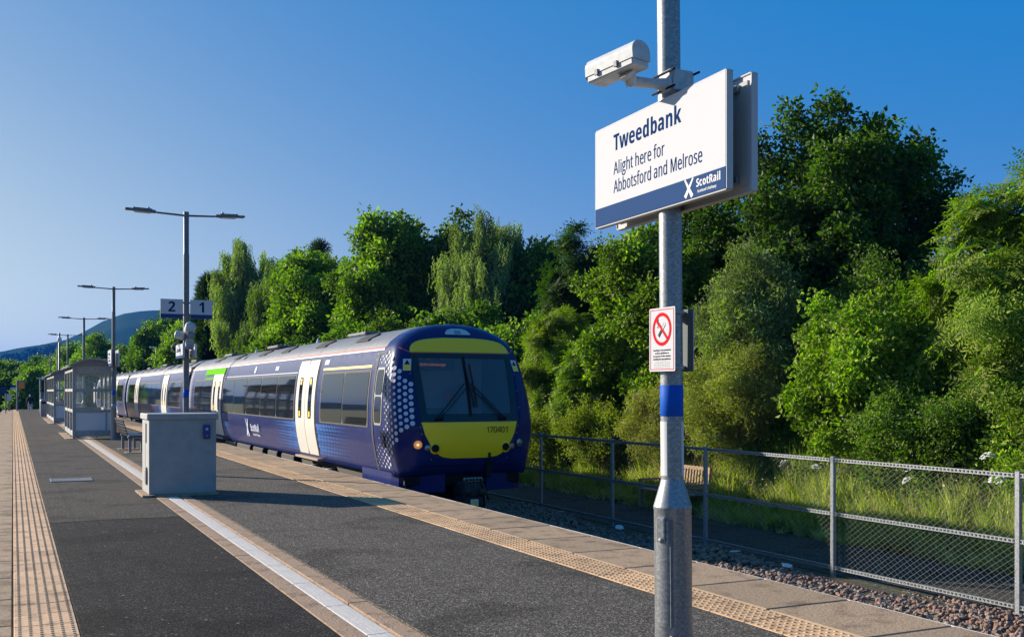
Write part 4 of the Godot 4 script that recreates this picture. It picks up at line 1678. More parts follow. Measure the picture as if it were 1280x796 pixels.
# ---------------------------------------------------------------- lamp posts
func lamp(label: String, pos: Vector3, near := false) -> Node3D:
	var t := thing("lamp_post", label, "lamp post", pos, 0, "lamp posts along the middle of the platform")
	var n := 40 if near else 16
	var st := S()
	lathe(st, [Vector2(0.115, 0.0), Vector2(0.115, 0.012), Vector2(0.092, 0.012), Vector2(0.092, 0.012), Vector2(0.092, 1.015), Vector2(0.0945, 1.02), Vector2(0.0945, 1.032), Vector2(0.0945, 1.032), Vector2(0.062, 1.14), Vector2(0.0585, 1.155), Vector2(0.0565, 1.165)], n)
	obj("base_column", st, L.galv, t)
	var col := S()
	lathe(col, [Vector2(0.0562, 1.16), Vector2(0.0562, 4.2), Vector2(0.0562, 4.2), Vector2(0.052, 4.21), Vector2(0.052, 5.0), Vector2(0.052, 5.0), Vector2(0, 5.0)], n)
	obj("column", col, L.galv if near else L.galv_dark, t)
	var bb := S()
	lathe(bb, [Vector2(0.0562, 1.475), Vector2(0.0572, 1.476), Vector2(0.0572, 1.628), Vector2(0.0562, 1.629)], n)
	obj("blue_band", bb, L.blue_band, t)
	for s in [-1.0, 1.0]:
		var arm := S()
		tube(arm, [Vector3(s * 0.04, 4.93, 0), Vector3(s * 0.5, 4.95, 0), Vector3(s * 0.64, 4.965, 0)], [0.02, 0.018, 0.018], 8)
		obj("arm", arm, L.galv_dark, t)
		var lu := S()
		var B := Basis(Vector3.BACK, s * 0.03)
		box(lu, Vector3(s * 0.78, 4.975, 0), Vector3(0.34, 0.07, 0.18), 0.02, B)
		box(lu, Vector3(s * 1.02, 4.98, 0), Vector3(0.16, 0.04, 0.13), 0.015, B)
		box(lu, Vector3(s * 0.94, 5.008, 0), Vector3(0.04, 0.02, 0.15), 0.006, B)
		box(lu, Vector3(s * 0.60, 4.965, 0), Vector3(0.10, 0.06, 0.07), 0.015, B)
		obj("lamp_head", lu, L.galv_dark, t)
		var ln := S()
		box(ln, Vector3(s * 0.79, 4.937, 0), Vector3(0.28, 0.008, 0.14), 0.0, B)
		obj("lamp_lens", ln, L.panel, t)
		var pc := S()
		lathe(pc, [Vector2(0.025, 0), Vector2(0.025, 0.03), Vector2(0, 0.04)], 8, Transform3D(Basis(), Vector3(s * 0.68, 5.01, 0)))
		obj("light_sensor", pc, L.white, t)
	return t

func lamps() -> void:
	var where := ["behind the grey cabinet, carrying the number signs", "standing in front of the first shelter", "whose head shows above the roof of the first shelter", "whose head shows above the roof of the second shelter", "beyond the roof of the second shelter", "farthest along the platform"]
	for k in 6:
		var t := lamp("grey double headed lamp post " + where[k], Vector3(2.97, 0, -20.5 - 15.8 * k))
		t.set_meta("label", "grey double headed lamp post " + where[k])
	# platform number signs on the first
	for s in [-1.0, 1.0]:
		var sg := thing("platform_number_sign", "white square platform sign with the numeral %s on the lamp post over the cabinet" % ("two" if s < 0 else "one"), "sign", Vector3(2.97 + s * 0.272, 2.97, -20.44))
		var st := S()
		box(st, Vector3(0, 0.18, 0), Vector3(0.41, 0.36, 0.03), 0.004)
		obj("board", st, L.sign_white, sg)
		var bd := S()
		box(bd, Vector3(0, 0.04, 0.0165), Vector3(0.41, 0.078, 0.003))
		obj("blue_strip", bd, L.sign_blue, sg)
		text("numeral", "2" if s < 0 else "1", 0.19, 0, L.letter, sg, Transform3D(Basis(), Vector3(0, 0.215, 0.0165)), true, true)
		var br := S()
		box(br, Vector3(-s * 0.225, 0.30, -0.02), Vector3(0.10, 0.03, 0.03))
		box(br, Vector3(-s * 0.225, 0.07, -0.02), Vector3(0.10, 0.03, 0.03))
		obj("bracket", br, L.galv_dark, sg)
	# loudspeaker and camera dome on the first
	var sp := thing("loudspeaker", "round white loudspeaker on the lamp post under the number signs", "loudspeaker", Vector3(3.0, 2.72, -20.38))
	var st := S()
	lathe(st, [Vector2(0, 0), Vector2(0.09, 0), Vector2(0.1, 0.02), Vector2(0.1, 0.2), Vector2(0.08, 0.24), Vector2(0, 0.24)], 16, Transform3D(Basis(Vector3.RIGHT, PI / 2 - 0.35), Vector3(0.02, 0.02, -0.1)))
	obj("housing", st, L.cctv, sp)
	var gr := S()
	lathe(gr, [Vector2(0.075, 0), Vector2(0.07, 0.01), Vector2(0, 0.014)], 16, Transform3D(Basis(Vector3.RIGHT, PI / 2 - 0.35), Vector3(0.02, -0.063, 0.128)))
	obj("grille", gr, L.under_grey, sp)
	var sp2 := thing("loudspeaker", "small white loudspeaker facing the left edge on the lamp post with number signs", "loudspeaker", Vector3(2.83, 2.64, -20.5))
	st = S()
	lathe(st, [Vector2(0, 0), Vector2(0.07, 0), Vector2(0.08, 0.02), Vector2(0.08, 0.16), Vector2(0, 0.18)], 14, Transform3D(Basis(Vector3.BACK, PI / 2 - 0.2), Vector3(0.1, 0.0, 0)))
	obj("housing", st, L.cctv, sp2)
	var hoop := S()
	var hp := []
	for k in 13:
		var a := TAU * k / 12.0
		hp.append(Vector3(-0.06 + 0.07 * cos(a), -0.22 + 0.09 * sin(a), 0.03))
	tube(hoop, hp, [0.008], 6, false)
	obj("cable_loop", hoop, L.cctv, sp2)
	var jb := thing("junction_box", "pale grey junction box on the lamp post above the small name sign", "box", Vector3(3.01, 2.42, -20.38))
	st = S()
	box(st, Vector3(0, 0.06, 0), Vector3(0.14, 0.2, 0.1), 0.02)
	obj("box_body", st, L.cctv, jb)
	var lid := S()
	box(lid, Vector3(0, 0.06, 0.055), Vector3(0.11, 0.16, 0.012), 0.004)
	obj("lid", lid, L.frame, jb)
	name_board("small white name sign with a blue strip facing the left platform edge", Vector3(2.86, 2.22, -20.5), 0.9, 0.26, -PI / 2, false)
	name_board("small white name sign facing the train on the lamp post with number signs", Vector3(3.08, 2.22, -20.5), 0.9, 0.26, PI / 2, false)
	name_board("white station name sign facing the left edge beside the first shelter", Vector3(2.86, 2.4, -36.3), 1.25, 0.53, -PI / 2, true)
	name_board("white station name sign facing the train beside the first shelter", Vector3(3.08, 2.4, -36.3), 1.25, 0.53, PI / 2, true)
	# camera mast near the far lamps
	var cm := thing("camera_mast", "thin dark mast with a small white camera beyond the second shelter", "mast", Vector3(2.6, 0, -70.5))
	st = S()
	lathe(st, [Vector2(0.07, 0), Vector2(0.06, 5.2), Vector2(0, 5.2)], 10)
	obj("pole", st, L.galv_dark, cm)
	var cb := S()
	lathe(cb, [Vector2(0, 0), Vector2(0.11, 0.03), Vector2(0.13, 0.14), Vector2(0.12, 0.3), Vector2(0, 0.34)], 12, Transform3D(Basis(), Vector3(0.0, 4.6, 0.16)))
	obj("camera_dome", cb, L.white, cm)

func name_board(label: String, at: Vector3, w: float, h: float, turn: float, full: bool) -> Node3D:
	var t := thing("name_sign", label, "sign", at, turn)
	var st := S()
	box(st, Vector3(0, h / 2, 0), Vector3(w, h, 0.035), 0.003)
	obj("board", st, L.sign_white, t)
	var bd := S()
	box(bd, Vector3(0, h * 0.09, 0.019), Vector3(w, h * 0.18, 0.003))
	obj("blue_strip", bd, L.sign_blue, t)
	text("lettering", "Tweedbank", h * 0.17 if full else h * 0.3, w * 0.55, L.letter, t, Transform3D(Basis(), Vector3(-w * 0.33, h * 0.75 if full else h * 0.58, 0.018)), true)
	if full:
		text("lettering", "Alight here for", h * 0.12, w * 0.41, L.letter, t, Transform3D(Basis(), Vector3(-w * 0.33, h * 0.53, 0.018)))
		text("lettering", "Abbotsford and Melrose", h * 0.12, w * 0.66, L.letter, t, Transform3D(Basis(), Vector3(-w * 0.33, h * 0.34, 0.018)))
	var br := S()
	box(br, Vector3(0, h * 0.8, -0.03), Vector3(0.05, 0.03, 0.03))
	box(br, Vector3(0, h * 0.2, -0.03), Vector3(0.05, 0.03, 0.03))
	obj("bracket", br, L.galv_dark, t)
	return t

const POLE := Vector3(2.95, 0, -4.285)

func sign_pole_things() -> void:
	var t := lamp("thick galvanised steel post carrying the large sign and the camera", POLE, true)
	t.set_meta("label", "thick galvanised steel post carrying the large sign and the camera")
	t.rotation.z = 0.010
	# access door, hinge strip and lock in the base
	var dr := S()
	for k in 8:
		var a0 := PI * 0.76 + k * 0.10
		var a1 := a0 + 0.10
		var p0 := Vector3(cos(a0), 0, -sin(a0) * -1.0) * 0.0955
		var p1 := Vector3(cos(a1), 0, -sin(a1) * -1.0) * 0.0955
		quad(dr, p0 + Vector3(0, 0.45, 0), p1 + Vector3(0, 0.45, 0), p1 + Vector3(0, 0.97, 0), p0 + Vector3(0, 0.97, 0))
	obj("access_door", dr, L.galv, t)
	var hg := S()
	box(hg, Vector3(-0.060, 0.71, 0.0745), Vector3(0.016, 0.52, 0.012), 0.003, Basis(Vector3.UP, -0.65))
	obj("door_hinge", hg, L.galv_dark, t)
	var lk := S()
	box(lk, Vector3(-0.088, 0.925, 0.033), Vector3(0.026, 0.12, 0.05), 0.005, Basis(Vector3.UP, 0.35))
	obj("door_hasp", lk, L.galv, t)
	for q in [Vector3(-0.097, 0.875, 0.04), Vector3(-0.062, 0.40, 0.077)]:
		var b := S()
		lathe(b, [Vector2(0, -0.01), Vector2(0.011, -0.01), Vector2(0.011, 0.008), Vector2(0.006, 0.014), Vector2(0, 0.014)], 10, Transform3D(Basis(Vector3.RIGHT, PI / 2), q))
		obj("lock", b, L.under_grey, t)
	# white reflective strips round the upper column
	for q in [[2.62, 3.62], [0.55, 1.25], [4.5, 5.4]]:
		var w := S(true)
		for k in 10:
			var a0: float = lerpf(q[0], q[1], k / 10.0)
			var a1: float = lerpf(q[0], q[1], (k + 1) / 10.0)
			var p0 := Vector3(cos(a0), 0, sin(a0)) * 0.0568
			var p1 := Vector3(cos(a1), 0, sin(a1)) * 0.0568
			quad(w, p0 + Vector3(0, 1.185, 0), p0 + Vector3(0, 1.45, 0), p1 + Vector3(0, 1.45, 0), p1 + Vector3(0, 1.185, 0))
		obj("white_strip", w, L.white, t)
	# the two big name boards, turned 2.3 degrees off the track
	var turn := -PI / 2 - deg_to_rad(2.3)
	var bw := 1.218
	var bh := 0.52
	for side in 2:
		var b: Node3D
		if side == 0:
			b = thing("name_sign", "large white Tweedbank sign with a blue strip and white emblem, fixed to the steel post", "sign", Vector3(2.863, 2.49, -4.317), turn)
		else:
			b = thing("name_sign", "back board of the large sign, its pale edge showing behind the lettered one", "sign", Vector3(2.998, 2.49, -4.305), turn + PI)
		var st := S()
		box(st, Vector3(0, bh / 2, 0), Vector3(bw, bh, 0.028), 0.002)
		obj("board", st, L.sign_white, b)
		var ed := S()
		for s in [-1.0, 1.0]:
			box(ed, Vector3(s * (bw / 2 + 0.003), bh / 2, -0.004), Vector3(0.008, bh + 0.004, 0.034), 0.002)
		box(ed, Vector3(0, -0.003, -0.004), Vector3(bw, 0.008, 0.034), 0.002)
		box(ed, Vector3(0, bh + 0.003, -0.004), Vector3(bw, 0.008, 0.034), 0.002)
		obj("edge_trim", ed, L.sign_edge, b)
		var bk := S()
		box(bk, Vector3(0, bh / 2, -0.018), Vector3(bw - 0.05, bh - 0.05, 0.008))
		obj("back_plate", bk, L.back_grey, b)
		var bs := S()
		box(bs, Vector3(0, 0.049, 0.0148), Vector3(bw - 0.004, 0.096, 0.0024))
		obj("blue_strip", bs, L.sign_blue, b)
		var zt := 0.0144
		var x0 := -bw / 2
		text("lettering", "Tweedbank", 0.083, 0.655, L.letter, b, Transform3D(Basis(), Vector3(x0 + 0.205, bh - 0.104, zt)), true)
		text("lettering", "Alight here for", 0.066, 0.505, L.letter, b, Transform3D(Basis(), Vector3(x0 + 0.205, bh - 0.237, zt)))
		text("lettering", "Abbotsford and Melrose", 0.066, 0.83, L.letter, b, Transform3D(Basis(), Vector3(x0 + 0.205, bh - 0.334, zt)))
		text("emblem_lettering", "ScotRail", 0.037, 0.19, L.white, b, Transform3D(Basis(), Vector3(x0 + 0.99, 0.063, 0.016)), true)
		text("emblem_lettering", "Scotland's Railway", 0.0125, 0.15, L.white, b, Transform3D(Basis(), Vector3(x0 + 1.0, 0.024, 0.016)), true)
		var em := S()
		for q in [[0.66, 0.0011], [-0.66, 0.0018]]:
			var pl := PackedVector2Array([Vector2(-0.014, -0.05), Vector2(0.008, -0.05), Vector2(0.005, 0.056), Vector2(-0.005, 0.056)])
			prism(em, pl, q[1], Transform3D(Basis(Vector3.BACK, -q[0]), Vector3(x0 + 0.93, 0.05, 0.016)))
		obj("saltire_emblem", em, L.white, b)
		# clamp rails behind
		for y in [0.06, 0.47]:
			var r := S()
			box(r, Vector3(0, y, -0.03), Vector3(bw - 0.16, 0.035, 0.018), 0.003)
			obj("clamp_rail", r, L.galv, b)
	# floor plate between the boards
	# camera on its bracket
	var cc := thing("security_camera", "white box security camera on an arm clamped to the steel post", "camera", Vector3(2.93, 3.105, -4.26))
	var ax := Vector3(-0.11, -0.035, -0.43).normalized()
	var sx := ax.cross(Vector3.UP).normalized()
	var cb := Basis(sx, sx.cross(ax), -ax)
	var cpos := Vector3(-0.28, 0.085, -0.075)
	var hp := PackedVector2Array()
	for k in 11:
		var a := PI * k / 10.0
		hp.append(Vector2(cos(a) * 0.062, 0.012 + sin(a) * 0.052))
	hp.append(Vector2(-0.062, -0.03))
	hp.append(Vector2(0.062, -0.03))
	var st := S()
	prism(st, hp, 0.32, Transform3D(cb, cpos + ax * 0.16))
	obj("hood", st, L.cctv, cc)
	var lb := S()
	box(lb, cpos + cb * Vector3(0, -0.045, 0.0), Vector3(0.116, 0.034, 0.308), 0.006, cb)
	obj("housing", lb, L.cctv, cc)
	var lf := S()
	box(lf, cpos + cb * Vector3(0, 0.0, -0.16), Vector3(0.11, 0.08, 0.004), 0, cb)
	obj("camera_window", lf, L.window, cc)
	for q in [-0.08, 0.05]:
		var clip := S()
		box(clip, cpos + cb * Vector3(-0.065, -0.03, q), Vector3(0.008, 0.03, 0.022), 0.002, cb)
		obj("clip", clip, L.under_grey, cc)
	var pn := S()
	var joint := Vector3(-0.225, -0.008, -0.02)
	var top := cpos + cb * Vector3(0.0, -0.06, 0.06)
	tube(pn, [top, top.lerp(joint, 0.45), top.lerp(joint, 0.46), joint + Vector3(0, -0.022, 0)], [0.045, 0.04, 0.032, 0.028], 16)
	obj("pan_head", pn, L.cctv, cc)
	var am := S()
	tube(am, [joint, joint.lerp(Vector3(-0.03, -0.02, 0.03), 0.5), Vector3(-0.02, -0.02, 0.04)], [0.026, 0.024, 0.04], 14)
	obj("arm", am, L.cctv, cc)
	var cl := S()
	for s in [-1.0, 1.0]:
		box(cl, Vector3(0.0 + s * 0.062, 0.0, 0.02), Vector3(0.018, 0.105, 0.10), 0.006)
	box(cl, Vector3(0, 0.0, 0.075), Vector3(0.11, 0.10, 0.014), 0.004)
	box(cl, Vector3(0, 0.0, -0.055), Vector3(0.11, 0.10, 0.014), 0.004)
	obj("pole_clamp", cl, L.cctv, cc)
	for q in [[-0.045, 0.04], [-0.045, -0.04], [0.045, 0.04]]:
		var bo := S()
		tube(bo, [Vector3(q[0] * 1.6, q[1], -0.08), Vector3(q[0] * 1.6, q[1], 0.11)], [0.006], 8)
		obj("clamp_bolt", bo, L.black, cc)
	# no smoking notices either side of the post
	for side in 2:
		var n: Node3D
		if side == 0:
			n = thing("no_smoking_sign", "white no smoking notice with a red ring on the steel post", "sign", Vector3(2.852, 1.695, -4.245), -PI / 2)
		else:
			n = thing("no_smoking_sign", "grey back of a notice facing the train, bracketed to the steel post", "sign", Vector3(3.022, 1.695, -4.335), PI / 2)
		var pb := S()
		prism(pb, round_poly(0.222, 0.31, 0.008), 0.004, Transform3D(Basis(), Vector3(0, 0.155, -0.002)))
		obj("plate", pb, L.sign_white, n)
		var gb := S()
		prism(gb, round_poly(0.222, 0.31, 0.008), 0.002, Transform3D(Basis(), Vector3(0, 0.155, -0.0045)))
		obj("plate_back", gb, mat(0.17, 0.19, 0.19, 1.0, 0.0, 0.05), n)
		var rb := S()
		for q in [[0, 0.010, 0.200, 0.003], [0, 0.300, 0.200, 0.003], [-0.0995, 0.155, 0.003, 0.293], [0.0995, 0.155, 0.003, 0.293]]:
			box(rb, Vector3(q[0], q[1], 0.0025), Vector3(q[2], q[3], 0.0012))
		obj("red_border", rb, L.red, n)
		var ring := S()
		for k in 36:
			var a := TAU * k / 36
			var b := TAU * (k + 1) / 36
			var c := Vector3(0, 0.205, 0.0032)
			quad(ring, c + Vector3(cos(a), sin(a), 0) * 0.064, c + Vector3(cos(a), sin(a), 0) * 0.081, c + Vector3(cos(b), sin(b), 0) * 0.081, c + Vector3(cos(b), sin(b), 0) * 0.064)
		box(ring, Vector3(0, 0.205, 0.0036), Vector3(0.013, 0.135, 0.001), 0, Basis(Vector3.BACK, PI / 4))
		obj("red_ring", ring, L.red, n)
		var cg := S()
		var cB := Basis(Vector3.BACK, 0.85)
		box(cg, Vector3(-0.002, 0.200, 0.0026), Vector3(0.078, 0.018, 0.0008), 0, cB)
		for k in 6:
			box(cg, Vector3(-0.036 + 0.007 * sin(k * 1.4), 0.215 + k * 0.0075, 0.0026), Vector3(0.005, 0.010, 0.0008), 0, Basis(Vector3.BACK, 0.7 * cos(k * 1.4)))
		obj("cigarette", cg, L.black, n)
		var cf := S()
		box(cf, Vector3(0.014, 0.218, 0.0031), Vector3(0.046, 0.012, 0.0006), 0, cB)
		obj("cigarette_paper", cf, L.sign_white, n)
		var lines := ["Smoking is not permitted", "on these platforms or", "in any part of the station,", "including the open platforms"]
		for k in 4:
			text("lettering", lines[k], 0.0075, 0.12 + 0.03 * float(k != 1), L.black, n, Transform3D(Basis(), Vector3(0, 0.103 - 0.0145 * k, 0.0022)), true, true)
		var fine := S()
		for k in 5:
			for q in 9:
				var ww := 0.006 + 0.008 * fposmod(sin(k * 7.1 + q * 3.3) * 43.0, 1.0)
				box(fine, Vector3(-0.062 + q * 0.0155, 0.047 - 0.0075 * k, 0.0024), Vector3(ww, 0.0028, 0.0006))
		obj("fine_print", fine, L.under_grey, n)
		for y in [0.02, 0.29]:
			var br := S()
			box(br, Vector3(0, y, -0.05), Vector3(0.10, 0.02, 0.09), 0.004)
			obj("bracket", br, L.rail_galv, n)

# ---------------------------------------------------------------- cabinet, benches
func furniture() -> void:
	var c := thing("equipment_cabinet", "large grey metal cabinet with an overhanging lid standing across the drain channel", "cabinet", Vector3(2.345, 0, -16.95))
	var st := S()
	box(st, Vector3(0, 0.60, 0), Vector3(0.99, 1.14, 0.9), 0.008)
	obj("cabinet_body", st, L.cabinet, c)
	var lid := S()
	box(lid, Vector3(0, 1.205, 0), Vector3(1.05, 0.09, 0.96), 0.01)
	obj("lid", lid, L.cabinet, c)
	var pl := S()
	box(pl, Vector3(-0.04, 0.016, 0.03), Vector3(1.12, 0.032, 1.04), 0.006)
	obj("plinth", pl, L.kerb, c)
	var vt := S()
	prism(vt, round_poly(0.15, 0.27, 0.07), 0.03, Transform3D(Basis(Vector3.UP, -PI / 2), Vector3(-0.49, 0.30, 0.2)))
	obj("vent_cover", vt, L.galv_dark, c)
	for k in 6:
		var sl := S()
		box(sl, Vector3(-0.522, 0.21 + 0.032 * k, 0.2), Vector3(0.008, 0.012, 0.1))
		obj("vent_slat", sl, L.rubber, c)
	var seam := S()
	box(seam, Vector3(-0.4965, 0.66, -0.02), Vector3(0.004, 0.9, 0.006))
	obj("door_seam", seam, L.under_grey, c)
	var hd := S()
	box(hd, Vector3(-0.503, 0.95, 0.12), Vector3(0.012, 0.30, 0.028), 0.004)
	obj("door_handle", hd, L.cabinet, c)
	var pt := thing("help_point", "small blue wall box with a round white mark on the cabinet front", "box", Vector3(2.69, 0.86, -16.47))
	var b := S()
	prism(b, round_poly(0.105, 0.22, 0.02), 0.06, Transform3D(Basis(), Vector3(0, 0.11, -0.028)))
	obj("box_body", b, mat(0.006, 0.02, 0.16, 0.3), pt)
	var d := S()
	prism(d, ring_poly(0.02, 14, Vector2(0, 0.155)), 0.004, Transform3D(Basis(), Vector3(0, 0, 0.032)))
	obj("white_mark", d, mat(0.35, 0.5, 0.8, 0.4), pt)
	d = S()
	prism(d, ring_poly(0.007, 10, Vector2(0, 0.05)), 0.004, Transform3D(Basis(), Vector3(0, 0, 0.032)))
	obj("button", d, L.white, pt)
	var lb := S()
	box(lb, Vector3(0, 0.26, -0.026), Vector3(0.07, 0.045, 0.004))
	obj("label_plate", lb, L.frame, pt)
	# perforated metal bench facing the train
	var m := mat(0.035, 0.04, 0.055, 0.45, 0.3)
	var bn := thing("metal_bench", "dark perforated metal bench between the cabinet and the first shelter", "bench", Vector3(2.85, 0, -29.5))
	var len := 2.3
	st = S()
	box(st, Vector3(0.05, 0.43, 0), Vector3(0.42, 0.03, len), 0.01)
	obj("seat", st, m, bn)
	# backrest of slats with gaps
	for k in 5:
		var s := S()
		box(s, Vector3(-0.2 - 0.024 * k, 0.50 + 0.08 * k, 0), Vector3(0.02, 0.062, len), 0.006, Basis(Vector3.BACK, 0.28))
		obj("back_slat", s, m, bn)
	for k in 8:
		var s := S()
		box(s, Vector3(-0.256, 0.66, -len / 2 + 0.06 + k * (len - 0.12) / 7), Vector3(0.022, 0.44, 0.05), 0.006, Basis(Vector3.BACK, 0.28))
		obj("back_strut", s, m, bn)
	for z in [-0.95, 0.95]:
		for x in [-0.12, 0.18]:
			var lg := S()
			box(lg, Vector3(x, 0.20, z), Vector3(0.07, 0.40, 0.07), 0.01)
			obj("leg", lg, L.frame_roof, bn)
		var bar := S()
		box(bar, Vector3(0.03, 0.395, z), Vector3(0.42, 0.05, 0.07), 0.01)
		obj("crossbar", bar, L.frame, bn)
		var pd := S()
		box(pd, Vector3(0.03, 0.006, z), Vector3(0.55, 0.012, 0.5), 0.003)
		obj("footing", pd, L.kerb, bn)
	# wooden bench by the path
	wooden_bench("slatted wooden park bench beside the path, half hidden behind the steel post", Vector3(13.05, -1.03, -19.0))
	# lamp beyond the train
	var lp := thing("path_lamp", "slim pale street lamp standing among the trees beyond the train", "street lamp", Vector3(12.9, -1.0, -109))
	st = S()
	lathe(st, [Vector2(0.09, 0), Vector2(0.06, 6.9), Vector2(0, 6.9)], 10)
	obj("pole", st, L.frame, lp)
	st = S()
	box(st, Vector3(-0.25, 6.95, 0), Vector3(0.7, 0.14, 0.25), 0.04)
	obj("lamp_head", st, L.white, lp)

func wooden_bench(label: String, at: Vector3) -> void:
	var t := thing("wooden_bench", label, "bench", at)
	var len := 1.9
	for s in [-1.0, 1.0]:
		var z: float = s * (len / 2 - 0.05)
		var lg := S()
		box(lg, Vector3(-0.26, 0.31, z), Vector3(0.07, 0.62, 0.07), 0.006)
		obj("leg", lg, L.wood, t)
		lg = S()
		box(lg, Vector3(0.27, 0.50, z), Vector3(0.07, 1.0, 0.07), 0.006, Basis(Vector3.BACK, -0.12))
		obj("leg", lg, L.wood, t)
		var arm := S()
		box(arm, Vector3(0.0, 0.64, z), Vector3(0.62, 0.035, 0.085), 0.008)
		obj("armrest", arm, L.wood, t)
	for k in 5:
		var sl := S()
		box(sl, Vector3(-0.25 + 0.105 * k, 0.43, 0), Vector3(0.085, 0.03, len), 0.005)
		obj("seat_slat", sl, L.wood, t)
	for y in [0.54, 0.96]:
		var r := S()
		box(r, Vector3(0.27 + (y - 0.5) * 0.12, y, 0), Vector3(0.04, 0.08, len - 0.1), 0.006)
		obj("back_rail", r, L.wood, t)
	for k in 17:
		var sl := S()
		box(sl, Vector3(0.30, 0.75, -len / 2 + 0.12 + k * (len - 0.24) / 16.0), Vector3(0.02, 0.40, 0.055), 0.004, Basis(Vector3.BACK, -0.12))
		obj("back_slat", sl, L.wood, t)

# ---------------------------------------------------------------- end of the platform
func post_shape(r: float, h: float) -> SurfaceTool:
	var st := S()
	lathe(st, [Vector2(r, 0), Vector2(r, h), Vector2(r, h), Vector2(0, h)], 10)
	return st

func platform_end() -> void:
	var z := -92.0
	var a := thing("departure_screen", "small orange departure screen hung from a grey post at the far platform end", "screen", Vector3(0.62, 1.75, z))
	var st := S()
	box(st, Vector3(0, 0.3, 0), Vector3(0.5, 0.6, 0.2), 0.02)
	obj("housing", st, L.galv_dark, a)
	st = S()
	box(st, Vector3(0, 0.3, 0.105), Vector3(0.42, 0.5, 0.01))
	obj("screen", st, L.orange, a)
	var p := thing("sign_post", "grey post with an overhanging bracket at the far end of the left platform edge", "post", Vector3(0.30, 0, z))
	obj("pole", post_shape(0.07, 2.45), L.galv, p)
	st = S()
	box(st, Vector3(0.3, 2.42, 0), Vector3(0.75, 0.06, 0.1), 0.01)
	obj("bracket", st, L.galv, p)
	var s := thing("direction_sign", "blue and white sign beside the orange departure screen", "sign", Vector3(0.02, 1.7, z + 0.2))
	st = S()
	box(st, Vector3(0, 0.28, 0), Vector3(0.42, 0.2, 0.04), 0.005)
	obj("blue_panel", st, L.sign_blue, s)
	st = S()
	box(st, Vector3(0, 0.08, 0), Vector3(0.42, 0.19, 0.04), 0.005)
	obj("white_panel", st, L.sign_white, s)
	var w := thing("marker_board", "white tapered marker board on a wooden stake at the platform end", "marker", Vector3(-0.27, 0, z))
	st = S()
	box(st, Vector3(0, 0.4, 0), Vector3(0.12, 0.8, 0.1), 0.01)
	obj("stake", st, L.wood, w)
	st = S()
	prism(st, PackedVector2Array([Vector2(-0.13, 0.8), Vector2(0.13, 0.8), Vector2(0.2, 1.35), Vector2(-0.2, 1.35)]), 0.04)
	obj("board", st, L.sign_white, w)
	var w2 := thing("short_post", "plain grey post beside the white marker board", "post", Vector3(-0.52, 0, z - 1))
	obj("pole", post_shape(0.06, 1.4), L.galv, w2)
	st = S()
	box(st, Vector3(0, 1.42, 0), Vector3(0.16, 0.05, 0.16), 0.01)
	obj("cap", st, L.galv_dark, w2)
	var b := thing("information_board", "dark blue information board on two legs at the far left platform end", "sign", Vector3(-0.66, 0, z + 10))
	st = S()
	box(st, Vector3(0, 1.65, 0), Vector3(0.5, 0.5, 0.05), 0.008)
	obj("board", st, L.sign_blue, b)
	for sx in [-0.2, 0.2]:
		st = S()
		box(st, Vector3(sx, 0.7, 0), Vector3(0.06, 1.4, 0.06), 0.006)
		obj("leg", st, L.galv_dark, b)
	var m := thing("ticket_machine", "blue and grey ticket machine standing past the second shelter", "machine", Vector3(2.1, 0, -84))
	st = S()
	box(st, Vector3(0, 0.75, 0), Vector3(0.55, 1.5, 0.5), 0.03)
	obj("cabinet", st, L.galv_dark, m)
	st = S()
	box(st, Vector3(0.02, 0.95, 0.255), Vector3(0.4, 0.7, 0.02), 0.01)
	obj("front_panel", st, mat(0.08, 0.16, 0.34, 0.4), m)
	st = S()
	box(st, Vector3(-0.285, 0.72, 0.02), Vector3(0.02, 1.3, 0.4), 0.006)
	obj("side_panel", st, mat(0.6, 0.45, 0.42, 0.5), m)
	var cpx := thing("camera_post", "thin grey post with a white camera next to the second shelter", "post", Vector3(1.86, 0, -72.5))
	obj("pole", post_shape(0.05, 2.5), L.galv_dark, cpx)
	st = S()
	box(st, Vector3(-0.12, 2.42, 0.05), Vector3(0.16, 0.22, 0.34), 0.04)
	obj("camera", st, L.white, cpx)
	var bin_ := thing("litter_bin", "pale rounded litter bin beside the far end of the second shelter", "bin", Vector3(1.74, 0, -72.0))
	st = S()
	lathe(st, [Vector2(0.16, 0), Vector2(0.2, 0.1), Vector2(0.22, 0.95), Vector2(0.2, 1.05), Vector2(0, 1.08)], 14)
	obj("bin_body", st, L.frame, bin_)
	st = S()
	box(st, Vector3(0, 0.85, 0.2), Vector3(0.24, 0.14, 0.06), 0.01)
	obj("opening", st, L.black, bin_)
	var ps := thing("lamp_standard", "short pale lamp standard just left of the ticket machine", "lamp post", Vector3(1.85, 0, -86))
	obj("pole", post_shape(0.06, 2.5), L.frame, ps)
	st = S()
	box(st, Vector3(0, 2.55, 0), Vector3(0.5, 0.08, 0.2), 0.02)
	obj("lamp_head", st, L.white, ps)

# ---------------------------------------------------------------- leaves and trees
func leaf(st: SurfaceTool, base: Vector3, dir: Vector3, up: Vector3, length: float, width: float, fold := 0.25) -> void:
	var side := dir.cross(up).normalized()
	var n := side.cross(dir).normalized()
	var mid := base + dir * length * 0.45
	var l := mid - side * width * 0.5 + n * width * fold
	var r := mid + side * width * 0.5 + n * width * fold
	var tip := base + dir * length - n * length * 0.12
	tri(st, base, tip, l)
	tri(st, base, r, tip)

